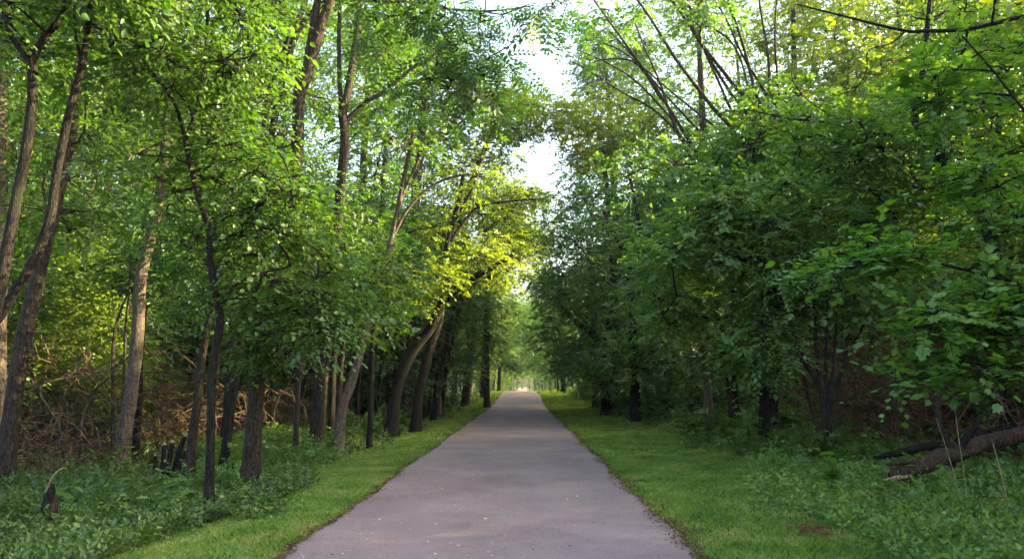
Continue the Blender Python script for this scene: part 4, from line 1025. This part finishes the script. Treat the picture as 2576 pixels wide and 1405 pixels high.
# ------------------------------------------------------------------ grass and weeds
def band(side, y, inner, outer, g2, n):
    return side * (inner + (outer - inner) * g2.uniform(0, 1, n))
def grass():
    g2 = np.random.default_rng(21)
    for side, lab in ((-1, 'mown grass verge along the left side of the path'), (1, 'mown grass verge along the right side of the path')):
        s = Soup()
        for (y0, y1, n, h, w) in ((4.5, 9, 60000, .045, .006), (9, 16, 65000, .05, .009), (16, 30, 50000, .06, .016), (30, 60, 36000, .07, .03), (60, 120, 16000, .09, .06)):
            y = g2.uniform(y0, y1, n)
            wv = 2.6 if side < 0 else 3.6
            off = g2.uniform(0, 1, n) ** .8 * (wv + .5 * np.sin(y * .9) + .3 * np.sin(y * 2.3))
            x = edge(y, side) + side * (off - .03)
            z = H(x, y)
            tall = 1 + .9 * sstep(1.6, 2.8, off) + .4 * np.sin(x * 2.2 + 1) * np.sin(y * 1.7)
            hh = h * tall * g2.uniform(.5, 1.4, n)
            a = g2.uniform(0, 6.28, n); le = g2.normal(0, .55, (n, 2)) * hh[:, None]
            b = np.stack([x, y, z - .005], 1)
            sd_ = np.stack([np.cos(a), np.sin(a), 0 * a], 1) * (w * g2.uniform(.6, 1.4, n))[:, None]
            mid = b + np.stack([le[:, 0] * .35, le[:, 1] * .35, hh * .6], 1)
            tip = b + np.stack([le[:, 0], le[:, 1], hh], 1)
            v = np.stack([b - sd_, b + sd_, mid + sd_ * .8, tip, mid - sd_ * .8], 1)
            i = np.arange(n)[:, None] * 5
            s.add(v.reshape(-1, 3), i + np.array([[0, 1, 2, 3, 4]]))
        tag(link('grass', s.mesh('grass', M['grass'])), lab, 'grass', kind='stuff')
grass()
def weeds():
    g2 = np.random.default_rng(31)
    for side, lab in ((-1, 'low dark green weeds carpeting the ground under the left trees'), (1, 'low green weeds carpeting the ground right of the verge')):
        s = Soup()
        for (y0, y1, n, a0, a1) in ((5, 9, 19000, 3.9, 9.5), (9, 14, 15000, 4.0, 11), (14, 22, 5200, 4.2, 13), (22, 40, 5200, 4.4, 14), (40, 100, 4200, 4.6, 12)):
            y = g2.uniform(y0, y1, n)
            st = (3.6 + 0 * y if side < 0 else 3.0 + 1.0 * sstep(6.5, 14, y)) + .35 * np.sin(y * .8 + 2)
            x = side * (st + (a1 - a0) * g2.uniform(0, 1, n) ** 1.3)
            z = H(x, y)
            dens = np.sin(x * 1.3 + 2) * np.sin(y * 1.1) + .7 * np.sin(x * .5 + y * .37) + g2.normal(0, .8, n)
            k = dens > (-.35 if side < 0 else -.75)
            x, y, z = x[k], y[k], z[k]; n2 = len(x)
            sc = 1 + .25 * (y0 > 20) + .5 * (y0 > 35)
            big = g2.uniform(0, 1, n2) ** 3
            u = g2.normal(size=(n2, 3)) * [.55, .55, .2] + [0, 0, 1]
            sprays(s, None, g2, np.stack([x, y, z - .01], 1), u, (.05 + .12 * big) * sc, 7, .026 * sc * (1 + 0 * x).mean(), 'broad', .12, .5, 78)
            kk = big > .42
            sprays(s, None, g2, np.stack([x, y, z], 1)[kk], u[kk], (.15 + .2 * big[kk]) * sc, 8, .052 * sc, 'ovate', .15, .5, 75)
        tag(link('weeds', s.mesh('weeds', M['weed' if side < 0 else 'weed_light'])), lab, 'weeds', kind='stuff')
weeds()
def clover():
    g2 = np.random.default_rng(37)
    for side, x0, x1, lab in ((1, 2.0, 5.4, 'small round clover leaves growing through the right verge'), (-1, 2.5, 4.8, 'small round clover leaves growing through the left verge')):
        s = Soup(); n = 30000 if side > 0 else 15000
        y = 5 + 21 * g2.uniform(0, 1, n) ** 1.5; x = side * (x0 + (x1 - x0) * g2.uniform(0, 1, n) ** .6)
        k = (np.sin(x * 2.3 + y * .8) + np.sin(y * 1.9 - x) + g2.normal(0, .8, n)) > .1 - 1.2 * sstep(3.5, 5, abs(x))
        x, y = x[k], y[k]; n = len(x)
        u = g2.normal(size=(n, 3)) * [.6, .6, .2] + [0, 0, 1]
        sprays(s, None, g2, np.stack([x, y, H(x, y)], 1), u, np.full(n, .05) * g2.uniform(.5, 1.6, n), 4, .028, 'broad', .1, .5, 85)
        tag(link('clover', s.mesh('clover', M['weed_light'])), lab, 'clover', kind='stuff')
clover()
# tall grass blades among the weeds
def tall_grass():
    g2 = np.random.default_rng(33); s = Soup()
    n = 26000
    y = 7 + 33 * g2.uniform(0, 1, n) ** 1.2
    side = np.where(g2.uniform(size=n) < .6, -1, 1)
    x = side * (4.3 + 6 * g2.uniform(0, 1, n) ** 1.2)
    k = (np.sin(x * 1.1) + np.sin(y * .9 + x * .4) + g2.normal(0, .5, n)) > 0
    x, y = x[k], y[k]; n = len(x); z = H(x, y)
    h = .12 + .22 * g2.uniform(0, 1, n) ** 2; a = g2.uniform(0, 6.28, n)
    le = g2.normal(0, .5, (n, 2)) * h[:, None]
    b = np.stack([x, y, z], 1); w = .005 * (1 + y / 14)
    sd_ = np.stack([np.cos(a), np.sin(a), 0 * a], 1) * w[:, None]
    mid = b + np.stack([le[:, 0] * .3, le[:, 1] * .3, h * .65], 1); tip = b + np.stack([le[:, 0], le[:, 1], h * .95], 1)
    v = np.stack([b - sd_, b + sd_, mid + sd_ * .8, tip, mid - sd_ * .8], 1)
    s.add(v.reshape(-1, 3), np.arange(n)[:, None] * 5 + np.array([[0, 1, 2, 3, 4]]))
    tag(link('tall_grass', s.mesh('tall_grass', M['weed'])), 'longer grass blades growing among the weeds beside the trees', 'grass', kind='stuff')
tall_grass()

# ------------------------------------------------------------------ herbs and bushes along the verges
def plant(name, label, cat, x, y, h, stems_n, leafk, lm, size, seed, spread=.3, m=10, ang=70, group=None, L=.3, lean=.25):
    g2 = np.random.default_rng(seed)
    z = float(H(x, y)); root = bpy.data.objects.new(name, None); col.objects.link(root); root.location = (x, y, z); root.empty_display_size = .2
    tag(root, label, cat, group)
    w = Soup(); lf = Soup()
    for _ in range(stems_n):
        a = g2.uniform(0, 6.28); hh = h * g2.uniform(.65, 1.05)
        b = np.array([math.cos(a), math.sin(a), 0]) * spread * g2.uniform(0, .5)
        tip = b + np.array([math.cos(a) * spread * g2.uniform(.4, 1.1), math.sin(a) * spread * g2.uniform(.4, 1.1), hh])
        q, qr = catmull([b - [0, 0, .05], (b + tip) / 2 + g2.normal(0, .06, 3) * h, tip], [.006, .005, .002], 8)
        tube(w, q, qr * (1 + h * .6), 4)
        k = m; t = np.linspace(.15, 1, k)
        pb = np.array([q[min(len(q) - 1, int(tt * (len(q) - 1)))] for tt in t])
        u = g2.normal(size=(k, 3)) * [1, 1, .15] + [0, 0, lean]
        sprays(lf, w if L > .15 else None, g2, pb, u, np.full(k, L) * g2.uniform(.6, 1.1, k) * (1.1 - .5 * t), 5 if L > .15 else 1, size, leafk, .3, .3, 55)
    link('stem', w.mesh('stem', M['weed']), root)
    link('foliage', lf.mesh('foliage', M[lm]), root)
    return root
b1 = plant('verge_bush', 'x', 'bush', 0, 60, .75, 14, 'ovate', 'maple', .075, 1, .45)
b2 = plant('verge_bush', 'x', 'bush', 0, 60, .9, 15, 'broad', 'leaf', .08, 2, .5)
b3 = plant('verge_bush', 'x', 'bush', 0, 60, .6, 13, 'maple', 'leaf', .085, 3, .4)
BB = [b1, b2, b3]; used_b = set()
def bush(px, d, sc, label, group):
    i = int(g.integers(0, 3)); label = ('small-leaved ', 'round-leaved ', 'lobed-leaved ')[i] + label + (', near' if d < 19 else ', further' if d < 26 else ', far off'); o = BB[i]; p = GX(px, d); s = sc * g.uniform(.9, 1.1)
    if i not in used_b:
        used_b.add(i); o.location = p; o.scale = (s, s, s); o['label'] = label; o['group'] = group
    else: copy_thing(o, p, g.uniform(0, 6.28), (s * 1.1, s * 1.1, s), label, group)
for k in range(30):
    d = g.uniform(15, 24); px = 1315 - 1900 / d * g.uniform(4.7, 7.6)
    bush(px, d, g.uniform(.45, .75), 'light green bush at the feet of the left trunks', 'bushes at the feet of the left trees')
for k in range(34):
    d = g.uniform(24, 60); px = 1315 - 1900 / d * g.uniform(4.5, 5.8)
    bush(px, d, g.uniform(.7, 1.2), 'green bush spilling onto the left verge further down the path', 'bushes along the left verge')
for k in range(26):
    d = g.uniform(15, 25); px = 1315 + 1900 / d * g.uniform(4.5, 7.2)
    bush(px, d, g.uniform(.8, 1.25), 'green bush under the rounded crown by the right verge', 'bushes at the feet of the right trees')
for k in range(40):
    d = g.uniform(25, 70); px = 1315 + 1900 / d * g.uniform(4.5, 6.2)
    bush(px, d, g.uniform(1.0, 1.6), 'green bush spilling onto the right verge further down the path', 'bushes along the right verge')

def at(px, py):
    """where the sight line through this point of the photo meets the ground"""
    lo, hi = 4.0, 200.0
    for _ in range(50):
        m_ = (lo + hi) / 2; q = P(px, py, m_)
        if q[2] > float(H(q[0], q[1])): lo = m_
        else: hi = m_
    q = P(px, py, lo); return q[0], q[1]
x, y = at(2095, 1240)
plant('tall_herb', 'bright green upright herb with long narrow leaves at the edge of the right verge', 'plant', x, y, .55, 5, 'narrow', 'maple', .15, 51, .12, 16, 60, L=.05, lean=.9)
x, y = at(2370, 1270)
plant('tall_herb', 'leafy herb with drooping leaves standing in front of the log', 'plant', x, y, .62, 4, 'ovate', 'weed', .13, 52, .3, 9, 60, L=.06, lean=.1)
x, y = at(2470, 1290)
plant('tall_herb', 'leafy herb nearest the right edge, beside the dry pale stalks', 'plant', x, y, .62, 3, 'ovate', 'weed', .13, 53, .2, 9, 60, L=.06, lean=.1)
x, y = at(2385, 1375)
plant('low_herb', 'yellow green low herb in the weeds below the log', 'plant', x, y, .22, 4, 'broad', 'maple', .10, 54, .2, 6, 60, L=.06, lean=.2)
x, y = at(1745, 1215 - 80)
plant('low_herb', 'bright green herb poking out of the right verge', 'plant', x, y, .5, 6, 'ovate', 'maple', .10, 55, .25, 8, 60, L=.2, lean=.4)
x, y = at(590, 1180)
plant('low_bush', 'small bright yellow green bush between the slender tree and the rough barked tree', 'bush', x, y, .75, 8, 'ovate', 'leaf_yellow', .09, 56, .35, 9, 60, L=.25)
for k, (px, py, lab) in enumerate([(480, 1330, 'blue green leafy plant, low in the dark weeds at lower left'), (330, 1300, 'broad leaved plant among the dark weeds left of the lowest trunk'), (640, 1300, 'broad leaved plant just right of the slender tree foot'), (360, 1220, 'broad leaved pale green plant near the cluster of cut stems')]):
    x, y = at(px, py)
    plant('low_herb', lab, 'plant', x, y, .3, 9, 'broad', 'weed', .065, 60 + k, .4, 7, 60, L=.17, lean=.15)

s1 = plant('wild_seedling', 'x', 'plant', 0, 60, .38, 3, 'pinnate', 'weed_light', .26, 81, .1, 5, 60, L=.05, lean=.5)
s2 = plant('wild_seedling', 'x', 'plant', 0, 60, .42, 5, 'narrow', 'weed_light', .11, 82, .2, 9, 60, L=.12, lean=.6)
s3 = plant('wild_seedling', 'x', 'plant', 0, 60, .34, 5, 'maple', 'maple', .075, 83, .22, 6, 60, L=.12, lean=.4)
SS = [s1, s2, s3]; used_s = set()
for k in range(64):
    left = k % 2 == 0
    yy = g.uniform(7.2, 17); xx = -g.uniform(4.2, 9.5) if left else g.uniform(4.0 + .1 * yy, 8.5)
    i = int(g.integers(0, 3)); p = (xx, yy, float(H(xx, yy))); sc = g.uniform(.6, 1.15)
    lab = ('feathery-leaved', 'narrow-leaved', 'lobed-leaved')[i] + ' seedling standing above the weeds on the ' + ('left' if left else 'right') + (', close by' if yy < 11 else ', further back')
    if i not in used_s:
        used_s.add(i); SS[i].location = p; SS[i].scale = (sc,) * 3; SS[i]['label'] = lab; SS[i]['group'] = 'seedlings among the weeds'
    else: copy_thing(SS[i], p, g.uniform(0, 6.28), (sc,) * 3, lab, 'seedlings among the weeds')
for k, (px, py, h_, lk, sz, lab) in enumerate([(2300, 1215, .4, 'ovate', .08, 'leafy plant hiding the lower edge of the splintered log end'), (2430, 1205, .5, 'ovate', .09, 'leafy plant in front of the middle of the fallen log'),
        (2545, 1215, .45, 'broad', .08, 'round leaved plant in front of the log at the right edge'), (2180, 1175, .35, 'narrow', .09, 'narrow leaved plant at the tip of the darker log'), (2240, 1290, .3, 'narrow', .10, 'thin leaved plant below the fallen branch')]):
    x, y = at(px, py)
    plant('log_side_plant', lab, 'plant', x, y, h_, 7, lk, 'weed_light', sz, 90 + k, .3, 8, 60, L=.14, lean=.3)

# ------------------------------------------------------------------ logs, stumps, sticks
def solid(name, label, cat, specs, m_, part='trunk', seed=0, rough=.09):
    """specs: list of (part name, [(x,y,z,r)...], material)"""
    o0 = np.array(specs[0][1][0][:3]); root = bpy.data.objects.new(name, None); col.objects.link(root); root.location = o0; root.empty_display_size = .2
    tag(root, label, cat)
    for i, (pn, pts, mm) in enumerate(specs):
        A = np.array(pts, float); q, qr = catmull(A[:, :3] - o0, A[:, 3], max(14, 6 * len(A)))
        s = Soup(); tube(s, q, qr, 12 if A[:, 3].max() > .04 else 6, rough, seed + i, cap=True)
        link(pn, s.mesh(pn, M[mm], True), root)
    return root
def gl(px, py, w, dz=0.0, d=None):
    if d is None: x, y = at(px, py); z = float(H(x, y)); 
    else:
        q = P(px, py, d); x, y, z = q
    return (x, y, z + dz, w)
solid('fallen_log', 'reddish rotten log with a splintered pale end lying on the weeds at right', 'log',
      [('trunk', [gl(2238, 1196, .05, 0, 11.2), gl(2262, 1188, .105, 0, 11.2), gl(2330, 1168, .11, 0, 11.3), gl(2370, 1148, .125, 0, 11.4), gl(2410, 1142, .11, 0, 11.5), gl(2480, 1112, .12, 0, 11.8), gl(2540, 1100, .13, 0, 12.0), gl(2576, 1088, .12, 0, 12.2), gl(2760, 1040, .16, 0, 13)], 'rot'),
       ('splinter', [gl(2300, 1170, .03, .05, 11.15), gl(2262, 1168, .035, .03, 11.1), gl(2228, 1172, .012, .02, 11.1)], 'rot'),
       ('splinter', [gl(2290, 1190, .03, -.03, 11.15), gl(2250, 1200, .035, -.01, 11.1), gl(2222, 1207, .01, 0, 11.1)], 'cutwood'),
       ('branch_stub', [gl(2420, 1130, .05, .05, 11.5), gl(2450, 1085, .035, .05, 11.4), gl(2470, 1050, .02, .02, 11.4)], 'bark_dark')], 'rot', seed=3, rough=.1)
solid('fallen_log', 'darker second log lying behind the reddish splintered one', 'log',
      [('trunk', [gl(2200, 1142, .03, -.06, 13.5), gl(2240, 1134, .06, -.06, 13.6), gl(2330, 1114, .075, -.05, 13.8), gl(2400, 1108, .09, -.08, 13.9), gl(2440, 1092, .085, -.05, 14), gl(2600, 1066, .10, -.05, 14.4), gl(2760, 1030, .11, 0, 15)], 'bark_dark')], 'bark_dark', seed=9)
solid('fallen_branch', 'thin fallen branch lying on the weeds below the log end', 'branch',
      [('branch', [gl(2200, 1238, .014, .10), gl(2245, 1248, .018, .10), gl(2300, 1262, .02, .08), gl(2340, 1285, .016, .05)], 'twig'), ('twig', [gl(2265, 1215, .008, .12), gl(2290, 1240, .009, .10), gl(2310, 1262, .008, .08)], 'twig')], 'twig', seed=4)
x0, y0 = at(2545, 1275)
def stalk(name, label, pts, r, m_='cutwood', d=9.2):
    solid(name, label, 'stalk', [('stalk', [(*P(a, b, d)[:3], r * k) for (a, b), k in zip(pts, np.linspace(1, .45, len(pts)))], m_)], m_, seed=1, rough=.03)
stalk('dry_stalk', 'pale dry stalk leaning left, rightmost of the bare stalks by the log', [(2538, 1290), (2528, 1230), (2512, 1165), (2498, 1115)], .010)
stalk('dry_stalk', 'short pale dry stalk crossing the foot of the rightmost one', [(2560, 1290), (2540, 1262), (2510, 1215)], .006)
stalk('dry_stalk', 'thin tall dry stalk in front of the splintered log, left one of two', [(2430, 1290), (2400, 1190), (2375, 1110), (2355, 1050)], .006)
stalk('dry_stalk', 'thin tall dry stalk in front of the splintered log, right one of two', [(2436, 1290), (2425, 1190), (2410, 1090), (2400, 1010)], .006)
# cut stems on the left
def cut_clump():
    x, y = at(410, 1215); z = float(H(x, y)); sp = []
    for (dx, dy, h, r, lx) in ((-.16, 0, .52, .04, -.02), (-.05, .06, .72, .045, .0), (.05, 0, .78, .05, .08), (.12, .08, .9, .05, .22), (.2, .02, .62, .045, .2), (.02, -.08, .42, .035, .03)):
        sp.append(('stem', [(x + dx, y + dy, z - .1, r * 1.25), (x + dx + lx * .4, y + dy, z + h * .5, r), (x + dx + lx, y + dy, z + h, r * .85)], 'bark_dark'))
        sp.append(('cut_face', [(x + dx + lx, y + dy, z + h - .01, r * .86), (x + dx + lx * 1.12, y + dy, z + h + .035, r * .66)], 'cutwood'))
    solid('cut_stump', 'cluster of sawn-off stems with pale cut tops among the weeds at left', 'stump', sp, 'bark', seed=11, rough=.07)
cut_clump()
def snag():
    x, y = at(118, 1320); z = float(H(x, y))
    solid('broken_stump', 'broken stump with a pale curved branch arching from its top, lower left', 'stump',
          [('stump', [(x, y, z - .1, .11), (x, y, z + .12, .085), (x - .01, y, z + .30, .07), (x + .02, y, z + .42, .05), (x + .035, y, z + .50, .015)], 'bark_dark'), ('stump', [(x + .06, y, z - .1, .06), (x + .07, y, z + .2, .05), (x + .05, y, z + .33, .02)], 'rot'),
           ('curved_branch', [(x - .03, y - .02, z + .30, .010), (x - .015, y - .03, z + .46, .010), (x + .045, y - .03, z + .60, .009), (x + .13, y - .02, z + .68, .008), (x + .19, y, z + .69, .005)], 'cutwood')], 'rot', seed=12, rough=.12)
    x, y = at(130, 1215); z = float(H(x, y))
    solid('root_snag', 'dark upturned snag with stiff bare twigs behind the broken stump', 'snag',
          [('stump', [(x - .15, y, z - .1, .12), (x - .02, y, z + .12, .13), (x + .1, y, z + .22, .06)], 'rot')] +
          [('twig', [(x, y, z + .1, .018), (x + a * .5, y + b, z + c * .55, .014), (x + a, y + b, z + c, .006)], 'twig') for a, b, c in ((-.28, 0, .52), (-.18, .1, .62), (.2, 0, .2), (-.4, -.1, .3), (.12, .1, .42), (.3, -.1, .05))], 'rot', seed=14)
snag()
for k, (px, py, h, lab) in enumerate([(283, 1195, .22, 'pale sawn sapling stub, leftmost of the row in the weeds'), (305, 1195, .2, 'pale sawn sapling stub, second in the row in the weeds'), (436, 1195, .28, 'pale sawn sapling stub just behind the cluster of cut stems'), (322, 1197, .14, 'short sawn stub at the right end of the row')]):
    x, y = at(px, py); z = float(H(x, y))
    solid('cut_stub', lab, 'stub', [('stem', [(x, y, z - .05, .018), (x + .01, y, z + h, .016)], 'cutwood')], 'cutwood', seed=k)
x, y = at(608, 1215); z = float(H(x, y))
solid('cut_stump', 'two dark sawn stems close by the foot of the rough barked tree', 'stump',
      [('stem', [(x - .22, y - .1, z - .1, .03), (x - .22, y - .1, z + .3, .025)], 'bark_dark'), ('stem', [(x - .12, y - .1, z - .1, .03), (x - .12, y - .1, z + .36, .025)], 'bark_dark')], 'bark_dark', seed=7)

# bare arching saplings and canes in the left shade
for k, (d, pts, lab) in enumerate([(15.5, [(205, 1150, 9), (202, 1080, 9), (215, 1020, 8), (245, 975, 7), (275, 950, 5)], 'thin bent bare sapling in the shade behind the row of stubs'),
                                   (15, [(167, 1140, 7), (150, 1080, 7), (125, 1030, 6), (100, 990, 6), (107, 950, 4)], 'thin bare stick slanting left at the far left of the weeds'),
                                   (18, [(290, 1080, 9), (283, 960, 8), (287, 850, 8), (300, 790, 6), (330, 720, 4)], 'thin dark bowed stem left of the curving sunlit tree'),
                                   (17.5, [(318, 1000, 7), (315, 850, 7), (325, 740, 6), (330, 640, 5)], 'thin pale straight stem beside the curving sunlit tree')]):
    tr = base_on_ground(TP(d, pts))
    make_tree('bare_sapling', lab, 'sapling', tr, [], bark='bark', seed=90 + k)

# bare earth patch at the right verge and litter
def litter():
    g2 = np.random.default_rng(71)
    s = Soup(); n = 300
    x, y = at(2050, 1345)
    px_ = x + g2.normal(0, .11, n); py_ = y + g2.normal(0, .14, n)
    u = g2.normal(size=(n, 3)) * [1, 1, .1]
    put_leaves(s, 'narrow', np.stack([px_, py_, H(px_, py_) + g2.uniform(.03, .08, n)], 1), u, np.tile([0, 0, 1.], (n, 1)) + g2.normal(0, .3, (n, 3)), np.full(n, .06))
    tag(link('dry_grass_patch', s.mesh('dry_grass_patch', M['dead_leaf'])), 'small patch of dry brown thatch in the right verge', 'dry grass', kind='stuff')
    s = Soup(); n = 26000
    yy = 6 + 34 * g2.uniform(0, 1, n) ** 1.3; sg = np.where(g2.uniform(size=n) < .55, -1, 1); xx = sg * g2.uniform(4.6, 17, n)
    put_leaves(s, 'ovate', np.stack([xx, yy, H(xx, yy) + g2.uniform(.005, .05, n)], 1), g2.normal(size=(n, 3)) * [1, 1, .2], np.tile([0, 0, 1.], (n, 1)) + g2.normal(0, .35, (n, 3)), g2.uniform(.04, .09, n))
    tag(link('leaf_litter', s.mesh('leaf_litter', M['dead_leaf'])), 'brown fallen leaves covering the floor of the wood', 'litter', kind='stuff')
    s = Soup()
    # debris along both edges
    for side, n in ((-1, 5200), (1, 6800)):
        yy = 4.5 + 55 * g2.uniform(0, 1, n) ** 1.9
        xx = edge(yy, side) + side * (g2.normal(0.0, .035, n) if side < 0 else g2.normal(-.01, .06, n) * (1 + .5 * np.sin(yy * 1.7)))
        zz = np.interp(yy, YS, H(np.zeros_like(YS), YS)) + .032 + g2.uniform(0, .02, n)
        put_leaves(s, 'ovate', np.stack([xx, yy, zz], 1), g2.normal(size=(n, 3)) * [1, 1, .2], np.tile([0, 0, 1.], (n, 1)) + g2.normal(0, .35, (n, 3)), g2.uniform(.015, .045, n))
    tag(link('leaf_litter', s.mesh('leaf_litter', M['dead_leaf'])), 'brown leaf litter gathered along both edges of the path', 'litter', kind='stuff')
    s = Soup(); n = 600
    yy = 5 + 26 * g2.uniform(0, 1, n) ** 1.7; xx = g2.uniform(PL + .1, PR - .1, n)
    xx = np.where(g2.uniform(size=n) < .55, g2.uniform(PL + .1, -.2, n), xx)
    zz = np.interp(yy, YS, H(np.zeros_like(YS), YS)) + .042
    put_leaves(s, 'broad', np.stack([xx, yy, zz], 1), g2.normal(size=(n, 3)) * [1, 1, .05], np.tile([0, 0, 1.], (n, 1)) + g2.normal(0, .15, (n, 3)), g2.uniform(.012, .032, n) * np.where(g2.uniform(size=n) < .12, 1.6, 1))
    tag(link('fallen_petals', s.mesh('fallen_petals', M['petal'])), 'tiny pale fallen petals scattered over the path', 'petals', kind='stuff')
    s = Soup(); n = 620
    yy = 5 + 22 * g2.uniform(0, 1, n) ** 1.6; xx = g2.uniform(PL + .1, PR - .1, n)
    zz = np.interp(yy, YS, H(np.zeros_like(YS), YS)) + .040
    put_leaves(s, 'narrow', np.stack([xx, yy, zz], 1), g2.normal(size=(n, 3)) * [1, 1, .05], np.tile([0, 0, 1.], (n, 1)) + g2.normal(0, .2, (n, 3)), g2.uniform(.012, .035, n))
    tag(link('bark_crumbs', s.mesh('bark_crumbs', M['dead_leaf'])), 'dark crumbs of bark and leaf scattered over the path', 'litter', kind='stuff')
litter()

# ------------------------------------------------------------------ air
def haze():
    x0, x1, y0, y1, z0, z1 = -186, 186, -36, 426, -5, 62
    s = Soup()
    v = [(x, y, z) for z in (z0, z1) for y in (y0, y1) for x in (x0, x1)]
    s.add(np.array(v), np.array([[0, 2, 3, 1], [4, 5, 7, 6], [0, 1, 5, 4], [2, 6, 7, 3], [0, 4, 6, 2], [1, 3, 7, 5]]))
    m, nt, out = mat('haze')
    v = nt.nodes.new('ShaderNodeVolumePrincipled'); v.inputs['Density'].default_value = .0003
    v.inputs['Color'].default_value = (.95, 1, .97, 1); v.inputs['Anisotropy'].default_value = .2
    nt.links.new(v.outputs[0], out.inputs['Volume'])
    tag(link('haze', s.mesh('haze', m)), kind='stuff')
    bpy.data.objects['haze']['label'] = 'faint evening haze in the air along the path'
haze()
